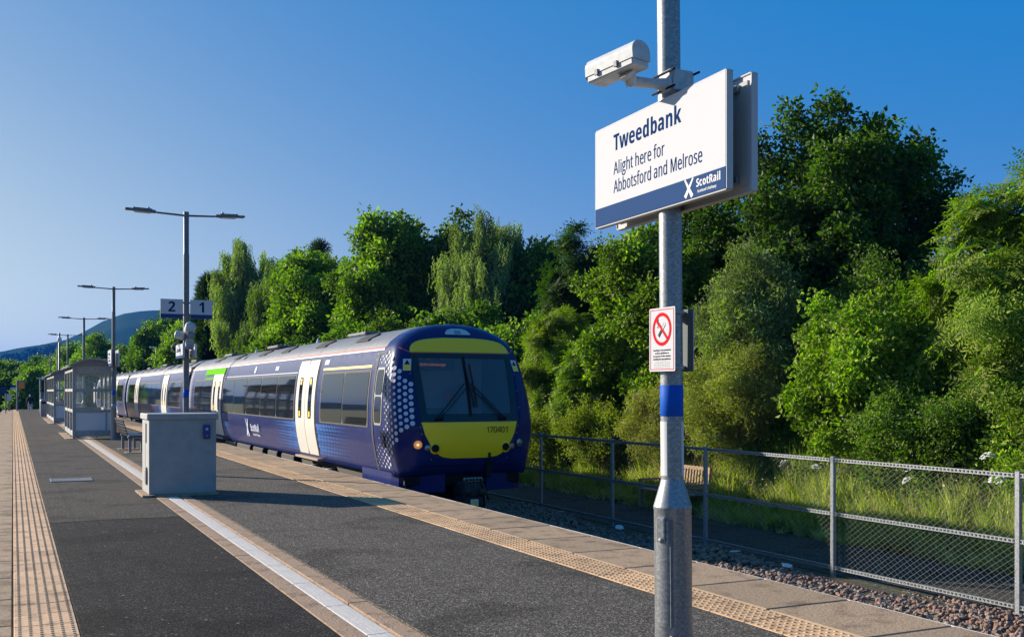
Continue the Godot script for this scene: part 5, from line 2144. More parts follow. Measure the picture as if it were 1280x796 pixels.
func leaf_meshes() -> void:
	var r := RandomNumberGenerator.new()
	r.seed = 77
	var rv := func() -> Vector3:
		return Vector3(r.randf_range(-1, 1), r.randf_range(-1, 1), r.randf_range(-1, 1))
	for kind in ["broad", "small", "narrow", "needle"]:
		var n: int = {"broad": 17, "small": 20, "narrow": 24, "needle": 34}[kind]
		var ln: float = {"broad": 0.105, "small": 0.062, "narrow": 0.10, "needle": 0.13}[kind]
		var wd: float = {"broad": 0.072, "small": 0.042, "narrow": 0.024, "needle": 0.012}[kind]
		var rad: float = {"broad": 0.23, "small": 0.21, "narrow": 0.24, "needle": 0.12}[kind]
		var st := S()
		for i in n:
			var v: Vector3 = rv.call()
			var base := v * rad
			base.y = absf(base.y) * 0.8
			var d: Vector3 = (v * 0.6 + rv.call() * 0.5 + Vector3(0, -0.25 if kind != "needle" else 0.4, 0)).normalized()
			var u: Vector3 = (Vector3.UP * 0.5 + rv.call()).normalized()
			var s := r.randf_range(0.7, 1.25)
			leaf(st, base, d, u, ln * s, wd * s)
		sprig[kind] = mesh_of(st)
	# ash-like compound leaves
	var fe := S()
	for i in 5:
		var a := TAU * i / 5.0 + r.randf_range(-0.3, 0.3)
		var dir := Vector3(cos(a), r.randf_range(-0.2, 0.5), sin(a)).normalized()
		var side := dir.cross(Vector3.UP).normalized()
		for k in 5:
			var p := dir * (0.05 + 0.05 * k) + Vector3(0, -0.012 * k * k * 0.25, 0)
			for s in [-1.0, 1.0]:
				leaf(fe, p, (side * s + dir * 0.5 + Vector3(0, -0.15, 0)).normalized(), Vector3.UP, 0.085, 0.03, 0.15)
		leaf(fe, dir * 0.3 + Vector3(0, -0.06, 0), dir, Vector3.UP, 0.09, 0.032, 0.15)
	sprig["feather"] = mesh_of(fe)
	# hanging birch strand
	var we := S()
	for k in 26:
		var y := -0.036 * k
		var p := Vector3(0.03 * sin(k * 0.5), y, 0.03 * cos(k * 0.37))
		var d: Vector3 = (Vector3(r.randf_range(-1, 1), -0.9, r.randf_range(-1, 1))).normalized()
		leaf(we, p, d, Vector3(r.randf_range(-1, 1), 0.4, r.randf_range(-1, 1)).normalized(), 0.075, 0.045, 0.2)
	sprig["weeping"] = mesh_of(we)
	# grass tuft
	for v in 2:
		var gt := S()
		for k in 13:
			var a := r.randf_range(0, TAU)
			var b := Vector3(cos(a), 0, sin(a)) * r.randf_range(0.0, 0.12)
			var h := r.randf_range(0.5, 1.0)
			var lean := Vector3(r.randf_range(-0.4, 0.4), 0, r.randf_range(-0.4, 0.4)) * h
			var w := Vector3(-sin(a), 0, cos(a)) * (0.010 if v == 0 else 0.02)
			var m := b + Vector3(0, h * 0.6, 0) + lean * 0.35
			quad(gt, b - w, b + w, m + w * 0.8, m - w * 0.8)
			tri(gt, m - w * 0.8, m + w * 0.8, b + Vector3(0, h, 0) + lean)
		sprig["grass%d" % v] = mesh_of(gt)

func crown(parent: Node3D, kind: String, blobs: Array, n: int, size: float, ca: Color, cb: Color, fill := 0.5) -> void:
	var xfs := []
	var cols := []
	var weight := []
	var total := 0.0
	for b in blobs:
		var w: float = b[1].x * b[1].y + b[1].y * b[1].z + b[1].x * b[1].z
		total += w
		weight.append(w)
	for bi in blobs.size():
		var c: Vector3 = blobs[bi][0]
		var R: Vector3 = blobs[bi][1]
		var m := int(n * weight[bi] / total)
		var tone := rnd(0.7, 1.2)
		var B: Basis = blobs[bi][2]
		var wob := Vector3(rnd(2, 5), rnd(2, 5), rnd(2, 5))
		for k in m:
			var d := rdir()
			if d.y < -0.35 and rng.randf() < 0.6:
				d.y = -d.y
			var rr := lerpf(fill, 1.06, sqrt(rng.randf()))
			rr *= 0.82 + 0.3 * sin(d.x * wob.x + wob.y) * sin(d.z * wob.z + wob.x) + 0.12 * sin(d.y * 9.0)
			if rng.randf() < 0.06:
				rr *= rnd(1.0, 1.35)
			var q := B * (d * R)
			var p := c + q * rr
			d = q.normalized()
			var y := (d * 0.8 + rdir() * 0.55 + Vector3(0, 0.35, 0)).normalized()
			if kind == "weeping":
				y = (Vector3.UP + rdir() * 0.14).normalized()
			elif kind == "needle":
				y = (d + rdir() * 0.3).normalized()
			var s := size * rnd(0.7, 1.3)
			xfs.append(Transform3D(basis_y(y, rnd(0, TAU)).scaled(Vector3.ONE * s), p))
			var t := pow(rng.randf(), 1.3)
			var col := ca.lerp(cb, t) * tone * rnd(0.82, 1.15)
			cols.append(col)
	stuff(multi("crown", sprig[kind], L.leaf, parent, xfs, cols))

func blobs_for(c: Vector3, R: Vector3, n: int, lo: float, hi: float, taper := 0.0) -> Array:
	var out := []
	var m := minf(R.x, minf(R.y, R.z))
	for k in n:
		var d := Vector3.ZERO
		var z := 1.0 - 2.0 * (k + 0.5) / n
		var a := 2.39996 * k + rnd(-0.4, 0.4)
		var q := sqrt(1.0 - z * z)
		d = Vector3(q * cos(a), z, q * sin(a))
		var f := rnd(0.38, 0.86)
		var p := d * R * f
		if taper > 0.0:
			var u := clampf((p.y / R.y + 1.0) / 2.0, 0, 1)
			p.x *= 1.0 - taper * u
			p.z *= 1.0 - taper * u
		var br := m * rnd(lo, hi)
		var along := (d + Vector3(rnd(-0.35, 0.35), rnd(0.0, 0.5), rnd(-0.35, 0.35))).normalized()
		out.append([c + p, Vector3(br * rnd(0.75, 1.15), br * rnd(1.0, 1.7), br * rnd(0.6, 1.0)), basis_y(along, rnd(0, TAU))])
	return out

# top: height of the crown's top above the platform; R: half axes of the crown
func tree(called: String, label: String, category: String, group: String, x: float, z: float, top: float, R: Vector3, kind: String, n: int, size: float, ca: Color, cb: Color, nb := 16, lo := 0.34, hi := 0.56, taper := 0.25, spikes := 5, fill := 0.5) -> Node3D:
	var gy := ground_y(x, z) - 0.05
	var t := thing(called, label, category, Vector3(x, gy, z), 0, group)
	var H := top - gy
	var c := Vector3(0, H - R.y, 0)
	var bl := blobs_for(c, R, int(nb * 2.1), lo * 0.6, hi * 0.72, taper)
	bl.append([c - Vector3(0, R.y * 0.1, 0), R * 0.55, Basis()])
	# trunk and limbs
	var tr := S()
	var w := clampf(H * 0.017, 0.03, 0.26)
	var mid := Vector3(rnd(-0.1, 0.1) * R.x, maxf(c.y - R.y * 0.35, H * 0.2), rnd(-0.1, 0.1) * R.z)
	var tip := Vector3(rnd(-0.15, 0.15) * R.x, c.y + R.y * 0.7, rnd(-0.15, 0.15) * R.z)
	tube(tr, [Vector3.ZERO, Vector3(0, mid.y * 0.15, 0), mid, mid.lerp(tip, 0.5) + Vector3(0.08, 0, 0.05), tip], [w * 1.35, w, w * 0.75, w * 0.42, w * 0.12], 9)
	obj("trunk", tr, L.bark, t)
	var lb := S()
	for k in range(0, bl.size() - 1, 3):
		var e: Vector3 = bl[k][0]
		var s := mid.lerp(tip, clampf((e.y - mid.y) / maxf(tip.y - mid.y, 0.1) - 0.25, -0.15, 0.8))
		if s.y < 0.2:
			s.y = 0.2
		tube(lb, [s, s.lerp(e, 0.5) + Vector3(0, 0.12 * R.x, 0), e], [w * 0.4, w * 0.22, w * 0.06], 6)
	obj("limbs", lb, L.bark, t)
	# thin shoots that break the outline
	for k in spikes * 2:
		var d := Vector3(rnd(-0.9, 0.9), rnd(0.1, 1.0), rnd(-0.9, 0.9)).normalized()
		var tp := 1.0 - taper * clampf((d.y + 1.0) / 2.0, 0, 1)
		var p := c + d * Vector3(R.x * tp, R.y, R.z * tp) * rnd(0.84, 0.97)
		var rr := R.x * rnd(0.06, 0.13)
		bl.append([p, Vector3(rr, rr * 2.6, rr), basis_y((d + Vector3(rnd(-0.3, 0.3), 0.5, rnd(-0.3, 0.3))).normalized(), 0.0)])
	crown(t, kind, bl, n, size, ca, cb, fill)
	return t

func trees() -> void:
	var dk_a := Color(0.05, 0.08, 0.016)
	var dk_b := Color(0.17, 0.26, 0.045)
	var md_a := Color(0.1, 0.15, 0.02)
	var md_b := Color(0.27, 0.36, 0.055)
	var br_a := Color(0.16, 0.23, 0.022)
	var br_b := Color(0.42, 0.5, 0.06)
	var gy_a := Color(0.2, 0.22, 0.1)
	var gy_b := Color(0.46, 0.48, 0.23)
	var yl_a := Color(0.22, 0.23, 0.026)
	var yl_b := Color(0.46, 0.44, 0.06)
	var V := func(a: float, b: float, c: float) -> Vector3:
		return Vector3(a, b, c)
	# near, beyond the path
	tree("sycamore_tree", "tall dark green broadleaf tree, the highest behind the fence, right of the sign", "tree", "", 19.3, -21.0, 8.9, V.call(3.4, 4.4, 3.3), "broad", 9500, 1.15, dk_a, dk_b, 28, 0.26, 0.42, 0.18, 10, 0.45)
	tree("ash_tree", "light green feathery tree reaching the right edge beyond the fence", "tree", "", 17.1, -12.7, 6.1, V.call(2.5, 3.7, 2.6), "feather", 6500, 1.15, br_a, br_b, 24, 0.3, 0.46, 0.3, 6, 0.5)
	tree("hazel_bush", "round bright green bush in front of the tall dark tree", "bush", "", 14.9, -15.4, 3.35, V.call(1.35, 1.6, 1.3), "broad", 2600, 0.85, br_a, br_b, 16, 0.34, 0.5, 0.1, 8, 0.55)
	tree("lime_tree", "bright green leafy tree just left of the steel post under the sign", "tree", "", 15.4, -23.0, 6.3, V.call(2.0, 3.6, 2.0), "broad", 6500, 1.0, md_a, br_b, 24, 0.3, 0.46, 0.2, 7, 0.45)
	tree("maple_tree", "bright leafed tree rising behind the steel post and sign", "tree", "", 18.4, -24.6, 7.7, V.call(2.6, 3.6, 2.4), "broad", 6000, 1.15, md_a, br_b, 20, 0.3, 0.46, 0.25, 6, 0.45)
	tree("willow_bush", "grey green narrow leaved willow right of the no smoking notice", "bush", "", 15.2, -18.9, 4.6, V.call(1.45, 2.4, 1.3), "narrow", 4200, 1.0, gy_a, gy_b, 20, 0.3, 0.46, 0.35, 10, 0.5)
	tree("rowan_tree", "loose dark green tree showing in the gap between birch and lime", "tree", "", 18.6, -33.0, 7.5, V.call(1.9, 4.0, 1.9), "feather", 2600, 1.35, dk_a, Color(0.08, 0.13, 0.035), 20, 0.3, 0.45, 0.5, 12, 0.3)
	tree("ash_sapling", "yellow green sapling with airy leaves directly right of the train's nose", "bush", "", 14.3, -26.6, 4.0, V.call(1.25, 2.0, 1.2), "feather", 2600, 0.95, br_a, yl_b, 16, 0.3, 0.46, 0.3, 9, 0.5)
	tree("ash_sapling", "shorter yellow green sapling between the airy sapling and the lime tree", "bush", "", 14.4, -24.6, 2.9, V.call(1.2, 1.6, 1.1), "feather", 2000, 0.9, br_a, br_b, 14, 0.3, 0.46, 0.2, 8, 0.5)
	tree("broom_bush", "straggly yellow brown broom bush behind the wooden bench", "bush", "", 14.2, -18.3, 2.5, V.call(1.3, 1.35, 1.3), "narrow", 2300, 0.8, Color(0.30, 0.27, 0.08), Color(0.55, 0.48, 0.18), 14, 0.3, 0.46, 0.2, 12, 0.4)
	tree("broom_bush", "low dry brownish broom bush nearest the wooden bench's left end", "bush", "", 14.0, -20.6, 1.6, V.call(1.1, 0.95, 1.1), "narrow", 1600, 0.75, Color(0.34, 0.27, 0.11), Color(0.55, 0.46, 0.22), 12, 0.3, 0.46, 0.1, 10, 0.4)
	tree("privet_bush", "low yellow green bush over the fence beside the train's nose", "bush", "", 13.9, -26.2, 1.15, V.call(1.1, 0.8, 1.3), "small", 1700, 0.9, yl_a, yl_b, 12, 0.4, 0.6, 0.1, 6)
	tree("privet_bush", "low yellow bush left of the steel post behind the second fence post", "bush", "", 13.9, -23.4, 1.25, V.call(1.1, 0.85, 1.2), "small", 1700, 0.9, yl_a, yl_b, 12, 0.4, 0.6, 0.1, 6)
	tree("bramble_bush", "dark green bramble below the bright hazel bush", "bush", "", 14.7, -13.4, 1.55, V.call(1.4, 0.9, 1.4), "small", 2200, 0.95, md_a, md_b, 12, 0.4, 0.6, 0.1, 7)
	tree("bramble_bush", "mid green bramble at the foot of the feathery ash", "bush", "", 15.0, -11.0, 1.6, V.call(1.4, 1.0, 1.5), "small", 2200, 1.0, md_a, br_b, 12, 0.4, 0.6, 0.1, 7)
	tree("elder_bush", "dark elder filling the shade between hazel and ash", "bush", "", 16.8, -16.2, 3.0, V.call(1.5, 1.9, 1.4), "broad", 2400, 0.9, dk_a, md_b, 14, 0.36, 0.55, 0.1, 5)
	tree("elder_bush", "dark elder in the shade behind the willow", "bush", "", 17.2, -19.0, 3.4, V.call(1.7, 2.2, 1.5), "broad", 2400, 0.95, dk_a, dk_b, 14, 0.36, 0.55, 0.1, 5)
	tree("elder_bush", "dark elder behind the saplings right of the train", "bush", "", 17.6, -28.5, 4.4, V.call(2.2, 2.8, 2.0), "broad", 3000, 1.1, dk_a, md_b, 16, 0.34, 0.5, 0.1, 5)
	tree("hawthorn_tree", "dense hawthorn behind the hazel, under the tall dark tree", "tree", "", 18.0, -17.2, 4.6, V.call(2.3, 2.8, 2.2), "small", 3800, 1.25, dk_a, md_b, 18, 0.34, 0.5, 0.15, 5)
	# the row beyond the train
	tree("birch_tree", "pale weeping birch with hanging strands rising behind the train's cab", "tree", "", 20.4, -45.5, 10.4, V.call(2.9, 4.6, 2.9), "weeping", 7000, 1.25, gy_a, gy_b, 26, 0.28, 0.44, 0.25, 6, 0.5)
	tree("beech_tree", "big spreading green tree left of the weeping birch", "tree", "", 18.3, -53.4, 11.3, V.call(3.7, 5.8, 3.7), "broad", 7500, 1.9, md_a, br_b, 30, 0.26, 0.42, 0.3, 9, 0.45)
	tree("beech_tree", "dark green tree whose top joins the birch and the big spreading tree", "tree", "", 22.0, -51.5, 10.6, V.call(3.6, 5.2, 3.4), "broad", 5200, 1.9, dk_a, md_b, 24, 0.28, 0.44, 0.3, 7, 0.45)
	tree("oak_tree", "yellow green rounded tree left of the big spreading tree", "tree", "", 16.2, -60.5, 10.0, V.call(3.0, 5.2, 3.0), "broad", 5200, 1.9, br_a, br_b, 24, 0.28, 0.44, 0.3, 7, 0.45)
	tree("oak_tree", "green tree with bright patches low behind the train roof", "tree", "", 16.8, -65.5, 10.2, V.call(2.6, 5.0, 2.6), "broad", 4000, 2.0, md_a, br_b, 20, 0.28, 0.44, 0.3, 7, 0.45)
	tree("birch_tree", "tall slender grey green birch right of the number signs", "tree", "", 14.7, -72.8, 12.5, V.call(2.9, 5.2, 2.9), "weeping", 5600, 1.6, gy_a, gy_b, 22, 0.26, 0.44, 0.3, 7, 0.5)
	tree("birch_tree", "second slim birch, a little lower, next to the tall slender one", "tree", "", 15.4, -68.0, 10.2, V.call(2.3, 4.4, 2.3), "weeping", 3600, 1.6, gy_a, md_b, 20, 0.36, 0.55, 0.4, 6, 0.5)
	tree("pine_tree", "dark ragged pine beside the number one sign", "tree", "", 14.0, -82.0, 10.9, V.call(1.6, 5.2, 1.6), "needle", 3000, 3.0, Color(0.028, 0.05, 0.026), Color(0.075, 0.11, 0.05), 18, 0.26, 0.4, 0.4, 9, 0.3)
	tree("pine_tree", "dark pine tip standing above the oak behind the train", "tree", "", 18.4, -68.0, 11.2, V.call(1.5, 4.2, 1.5), "needle", 2600, 2.8, Color(0.028, 0.05, 0.026), Color(0.075, 0.11, 0.05), 14, 0.26, 0.4, 0.6, 8, 0.3)
	tree("alder_tree", "dark alder between the weeping birch and the conifer", "tree", "", 22.0, -44.2, 8.8, V.call(2.7, 4.8, 2.6), "broad", 3600, 1.7, dk_a, dk_b, 20, 0.3, 0.46, 0.2, 6, 0.45)
	tree("alder_tree", "dark alder low behind the train's nose", "tree", "", 20.6, -38.0, 4.9, V.call(2.6, 3.0, 2.4), "broad", 3200, 1.5, dk_a, md_b, 18, 0.3, 0.46, 0.2, 5, 0.45)
	# understorey along the far side of the train, each bush its own
	var zz := -36.0
	var k := 0
	while zz > -104.0:
		var h := rnd(3.2, 5.4)
		tree("hedge_bush", "dense green bush behind the train roof, %s in its row counting from the cab" % ORDINAL[mini(k, 19)], "bush", "bushes in the row behind the train", 15.2 + rnd(-0.8, 1.6), zz, h, Vector3(2.1, 2.4, 2.1), "broad", 1500, 1.7, dk_a if k % 3 else md_a, md_b if k % 2 else br_b, 12, 0.4, 0.6, 0.1, 3)
		zz -= rnd(3.6, 5.2)
		k += 1
	# far row behind everything on the right
	for i in 11:
		var z := -6.0 - i * 5.2
		tree("field_maple_tree", "dark background tree at the back of the right bank, %s counting away from the viewer" % ORDINAL[i], "tree", "trees at the back of the right bank", 24.5 + rnd(-1.5, 2.0), z, rnd(4.6, 6.2), Vector3(3.2, 3.8, 3.2), "broad", 1800, 2.0, dk_a, dk_b, 16, 0.34, 0.5, 0.15, 4)
	# beyond the far end of the train
	var far := [
		[15.6, -125.0, 11.2, 3.2, 5.8, "pine_tree", "dark pine under the number two sign"],
		[13.4, -118.0, 8.6, 2.6, 4.6, "willow_tree", "yellow green tree just right of the first shelter's lamp post"],
		[16.4, -112.0, 8.4, 3.0, 4.4, "maple_tree", "green tree behind the pale street lamp"],
		[12.9, -137.0, 7.6, 3.2, 5.2, "birch_tree", "grey green tree left of the dark pine in the distance"],
		[14.5, -100.0, 7.4, 2.6, 4.0, "alder_tree", "green tree behind the train's last carriage"],
		[17.5, -98.0, 8.6, 3.0, 4.6, "alder_tree", "taller green tree at the number one sign's foot"],
		[10.9, -161.0, 9.0, 3.6, 5.2, "maple_tree", "rounded bright tree behind the shelter roofs"],
		[14.2, -165.0, 8.9, 3.6, 5.2, "maple_tree", "second rounded tree right of the one behind the shelter roofs"],
		[8.4, -172.0, 8.4, 3.4, 4.6, "oak_tree", "dark rounded tree between the far lamp posts"],
		[4.4, -190.0, 7.0, 3.4, 5.0, "oak_tree", "rounded green tree above the far platform end"],
		[6.6, -182.0, 7.4, 3.2, 5.4, "oak_tree", "tall tree behind the far lamp posts"],
		[0.9, -186.0, 6.6, 3.2, 4.0, "thorn_tree", "low tree behind the orange screen"],
		[-1.9, -184.0, 6.2, 3.2, 4.4, "thorn_tree", "low tree at the left edge beyond the platform end"],
		[2.6, -170.0, 5.4, 3.0, 3.4, "thorn_tree", "yellow green low tree right of the orange screen"],
		[5.6, -158.0, 4.4, 2.6, 2.9, "thorn_tree", "yellow green low tree left of the second shelter"],
		[-0.2, -150.0, 3.6, 3.0, 2.6, "thorn_tree", "dark low tree in the shade behind the marker board"],
		[2.4, -146.0, 3.8, 3.0, 2.8, "thorn_tree", "dark low tree behind the standing person"],
		[-3.2, -165.0, 6.2, 3.2, 4.0, "thorn_tree", "tree beyond the left track's end"],
		[8.6, -150.0, 6.0, 3.0, 3.8, "thorn_tree", "green tree hidden behind the second shelter"],
	]
	for i in far.size():
		var f: Array = far[i]
		var pal := [[md_a, md_b], [br_a, br_b], [dk_a, md_b], [md_a, br_b]]
		var c: Array = pal[(i * 3 + 1) % 4]
		if f[5] == "pine_tree":
			c = [dk_a, dk_b]
		tree(f[5], f[6], "tree", "", f[0], f[1], f[2], Vector3(f[3], f[4], f[3]), "broad", 1700, 2.7, c[0], c[1], 20, 0.3, 0.46, 0.25, 5, 0.45)
	# woods on the hill's foot, one mass
	var xfs := []
	var cols := []
	for i in 5200:
		var az := rnd(-0.08, 0.26)
		var d := rnd(1000, 1900) if i % 3 else rnd(560, 740)
		var y := -1.0
		if i % 3:
			var f := d / 2300.0
			y = ridge(az) * 2300.0 * pow(smoothstep(0.40, 1.0, f), 1.25) - 1.0
			if y > 58.0 + 16.0 * sin(az * 60.0):
				continue
		var s := rnd(16, 34) if i % 3 else rnd(6, 9)
		xfs.append(Transform3D(Basis(Vector3.UP, rnd(0, TAU)).scaled(Vector3(s, s * 1.1, s)), Vector3(az * d, y + 2.0, -d)))
		cols.append(Color(0.024, 0.042, 0.014).lerp(Color(0.05, 0.075, 0.022), rng.randf()))
	stuff(multi("distant_wood", sprig["broad"], L.far_leaf, self, xfs, cols), "dark woods over the lower slopes of the distant hill")

func bank() -> void:
	for v in 2:
		var xfs := []
		var cols := []
		for k in 10500 if v == 0 else 6500:
			var x := rnd(12.9, 17.0) if v == 0 else rnd(13.0, 16.2)
			var z := rnd(-44, -3)
			if k % 2 == 0:
				z = rnd(-24, -4)
			var g := ground_y(x, z)
			var h := rnd(0.4, 1.0) if v == 0 else rnd(0.4, 1.05)
			h *= 0.45 + 0.6 * smoothstep(12.9, 14.1, x)
			h *= 0.72 + 0.3 * sin(x * 3.1 + z * 1.7) * sin(z * 0.8) + 0.3 * sin(z * 3.7 + x * 5.0) * sin(x * 4.0 - z) + rnd(0.0, 0.3)
			var c := Color(0.36, 0.40, 0.10).lerp(Color(0.74, 0.72, 0.36), pow(rng.randf(), 1.6))
			if v == 0 and rng.randf() < 0.16:
				c = Color(0.40, 0.31, 0.16).lerp(Color(0.55, 0.45, 0.28), rng.randf())
				h *= 1.15
			if v == 1:
				c = Color(0.22, 0.32, 0.04).lerp(Color(0.40, 0.48, 0.07), rng.randf())
			xfs.append(Transform3D(Basis(Vector3.UP, rnd(0, TAU)).scaled(Vector3(0.8, h, 0.8)), Vector3(x, g - 0.02, z)))
			cols.append(c)
		stuff(multi("long_grass", sprig["grass%d" % v], L.grass, self, xfs, cols), "long green grass on the bank beyond the path")
	# leafy undergrowth
	var ux := []
	var uc := []
	for k in 7000:
		var x := rnd(14.2, 20.0)
		var z := rnd(-40, -4)
		var hh := 0.5 + 0.9 * smoothstep(14.0, 16.5, x) + 0.35 * sin(z * 1.1 + x)
		ux.append(Transform3D(basis_y((Vector3.UP + rdir() * 0.6).normalized(), rnd(0, TAU)).scaled(Vector3.ONE * rnd(0.7, 1.2)), Vector3(x, ground_y(x, z) + rnd(0.05, maxf(hh, 0.2)), z)))
		uc.append(Color(0.08, 0.14, 0.02).lerp(Color(0.22, 0.3, 0.04), rng.randf()))
	stuff(multi("undergrowth", sprig["broad"], L.leaf, self, ux, uc), "tangled leafy undergrowth at the foot of the trees")
	# cow parsley
	var um := S()
	for k in 26:
		var a := rnd(0, TAU)
		var r := sqrt(rng.randf()) * 0.09
		var c := Vector3(cos(a) * r, 0.05 * cos(r * 19.0), sin(a) * r)
		for q in 5:
			var b0 := TAU * q / 5
			var b1 := TAU * (q + 1) / 5
			tri(um, c + Vector3(0, 0.006, 0), c + Vector3(cos(b1), 0, sin(b1)) * 0.02, c + Vector3(cos(b0), 0, sin(b0)) * 0.02)
	var umbel := mesh_of(um)
	var sm := S()
	tube(sm, [Vector3.ZERO, Vector3(0.02, 0.4, 0), Vector3(0, 0.8, 0.01)], [0.006, 0.005, 0.004], 5)
	for k in 8:
		var a := TAU * k / 8
		tube(sm, [Vector3(0, 0.78, 0.01), Vector3(cos(a) * 0.05, 0.85, 0.01 + sin(a) * 0.05)], [0.002], 3, false)
	var stem := mesh_of(sm)
	var spots := [[13.9, -12.3], [14.1, -11.7], [13.7, -11.2], [14.2, -10.9], [13.8, -10.4], [14.3, -9.6], [14.0, -9.2], [13.8, -13.0], [14.2, -13.4], [13.9, -16.4], [14.0, -8.9], [14.4, -12.0], [13.6, -14.4], [14.1, -24.0], [13.7, -9.9], [14.5, -11.2], [13.9, -22.6], [13.8, -21.9], [14.4, -13.0], [14.2, -8.3], [13.6, -12.9], [13.7, -15.2]]
	for s in spots:
		var t := thing("cow_parsley", "flat white flower head of cow parsley in the long grass", "flower", Vector3(s[0], ground_y(s[0], s[1]), s[1]), rnd(0, TAU), "cow parsley in the long grass")
		t.scale = Vector3.ONE * rnd(1.1, 1.4)
		mesh_obj("stem", stem, L.grass_stem, t)
		mesh_obj("flower_head", umbel, L.white, t, Vector3(0, 0.83, 0.01)).rotation = Vector3(rnd(-0.6, 0.6), 0, rnd(-0.6, 0.6))
	# small pale flowers scattered in the grass
	var fl := S()
	for k in 3:
		var a := TAU * k / 3
		tri(fl, Vector3.ZERO, Vector3(cos(a) * 0.02, 0.006, sin(a) * 0.02), Vector3(cos(a + 1.2) * 0.02, 0.006, sin(a + 1.2) * 0.02))
	var fx := []
	var fc := []
	for k in 1500:
		var x := rnd(13.3, 16.0)
		var z := rnd(-30, -5)
		fx.append(Transform3D(Basis(rdir(), rnd(0, TAU)).scaled(Vector3.ONE * rnd(0.6, 1.4)), Vector3(x, ground_y(x, z) + rnd(0.3, 0.85), z)))
		fc.append(Color(0.75, 0.74, 0.6) if k % 3 else Color(0.6, 0.55, 0.2))
	stuff(multi("wildflower_scatter", mesh_of(fl), L.stone, self, fx, fc), "tiny pale flowers and seed heads in the long grass")
	# dead stems
	for k in 7:
		var t := thing("dead_branch", "bare dry branch sticking out of the broom bushes", "branch", Vector3(13.9 + rnd(-0.4, 0.5), 0, -18.6 + rnd(-2.0, 1.6)), 0, "dry branches in the broom")
		t.position.y = ground_y(t.position.x, t.position.z)
		var st := S()
		var p := Vector3.ZERO
		var pts := [p]
		var d := Vector3(rnd(-0.4, 0.1), 1, rnd(-0.5, 0.5)).normalized()
		for q in 5:
			d = (d + rdir() * 0.3).normalized()
			p += d * 0.36
			pts.append(p)
		tube(st, pts, [0.013, 0.011, 0.009, 0.007, 0.005, 0.003], 5)
		for q in range(2, 5):
			var e: Vector3 = pts[q] + (d + rdir()).normalized() * 0.5
			tube(st, [pts[q], e], [0.006, 0.002], 4, false)
		obj("stem", st, L.twig, t)

# ---------------------------------------------------------------- the far figure
func sdf(p: Vector3, bones: Array, k: float) -> float:
	var d := 10.0
	for b in bones:
		var a: Vector3 = b[0]
		var ab: Vector3 = b[1] - a
		var t := clampf((p - a).dot(ab) / maxf(ab.length_squared(), 1e-9), 0, 1)
		var e := p.distance_to(a + ab * t) - lerpf(b[2], b[3], t)
		var h := clampf(0.5 + 0.5 * (d - e) / k, 0, 1)
		d = lerpf(d, e, h) - k * h * (1.0 - h)
	return d

# surface nets: one vertex in each cell the surface crosses
func net(st: SurfaceTool, bones: Array, k: float, cell: float) -> void:
	var bb := AABB(bones[0][0], Vector3.ZERO)
	var rmax := 0.0
	for b in bones:
		bb = bb.expand(b[0]).expand(b[1])
		rmax = maxf(rmax, maxf(b[2], b[3]))
	bb = bb.grow(rmax + cell * 2.0)
	var n := Vector3i((bb.size / cell).ceil()) + Vector3i.ONE
	var val := PackedFloat32Array()
	val.resize(n.x * n.y * n.z)
	for z in n.z:
		for y in n.y:
			for x in n.x:
				val[(z * n.y + y) * n.x + x] = sdf(bb.position + Vector3(x, y, z) * cell, bones, k)
	var vert := {}
	for z in n.z - 1:
		for y in n.y - 1:
			for x in n.x - 1:
				var s := Vector3.ZERO
				var c := 0
				for e in [[0, 0, 0, 1, 0, 0], [0, 1, 0, 1, 1, 0], [0, 0, 1, 1, 0, 1], [0, 1, 1, 1, 1, 1], [0, 0, 0, 0, 1, 0], [1, 0, 0, 1, 1, 0], [0, 0, 1, 0, 1, 1], [1, 0, 1, 1, 1, 1], [0, 0, 0, 0, 0, 1], [1, 0, 0, 1, 0, 1], [0, 1, 0, 0, 1, 1], [1, 1, 0, 1, 1, 1]]:
					var va := val[((z + e[2]) * n.y + y + e[1]) * n.x + x + e[0]]
					var vb := val[((z + e[5]) * n.y + y + e[4]) * n.x + x + e[3]]
					if (va < 0) != (vb < 0):
						var t := va / (va - vb)
						s += Vector3(x + lerpf(e[0], e[3], t), y + lerpf(e[1], e[4], t), z + lerpf(e[2], e[5], t))
						c += 1
				if c:
					vert[Vector3i(x, y, z)] = bb.position + s / c * cell
	st.set_smooth_group(1)
	for key in vert:
		var q: Vector3i = key
		if q.x == 0 or q.y == 0 or q.z == 0:
			continue
		var v0 := val[(q.z * n.y + q.y) * n.x + q.x]
		for ax in 3:
			var o := Vector3i.ZERO
			o[ax] = 1
			var v1 := val[((q.z + o.z) * n.y + q.y + o.y) * n.x + q.x + o.x]
			if (v0 < 0) == (v1 < 0):
				continue
			var u := Vector3i.ZERO
			var w := Vector3i.ZERO
			u[(ax + 1) % 3] = 1
			w[(ax + 2) % 3] = 1
			var a: Vector3 = vert[q - u - w]
			var b: Vector3 = vert[q - w]
			var c: Vector3 = vert[q]
			var d: Vector3 = vert[q - u]
			if v0 < 0:
				quad(st, a, b, c, d)
			else:
				quad(st, a, d, c, b)

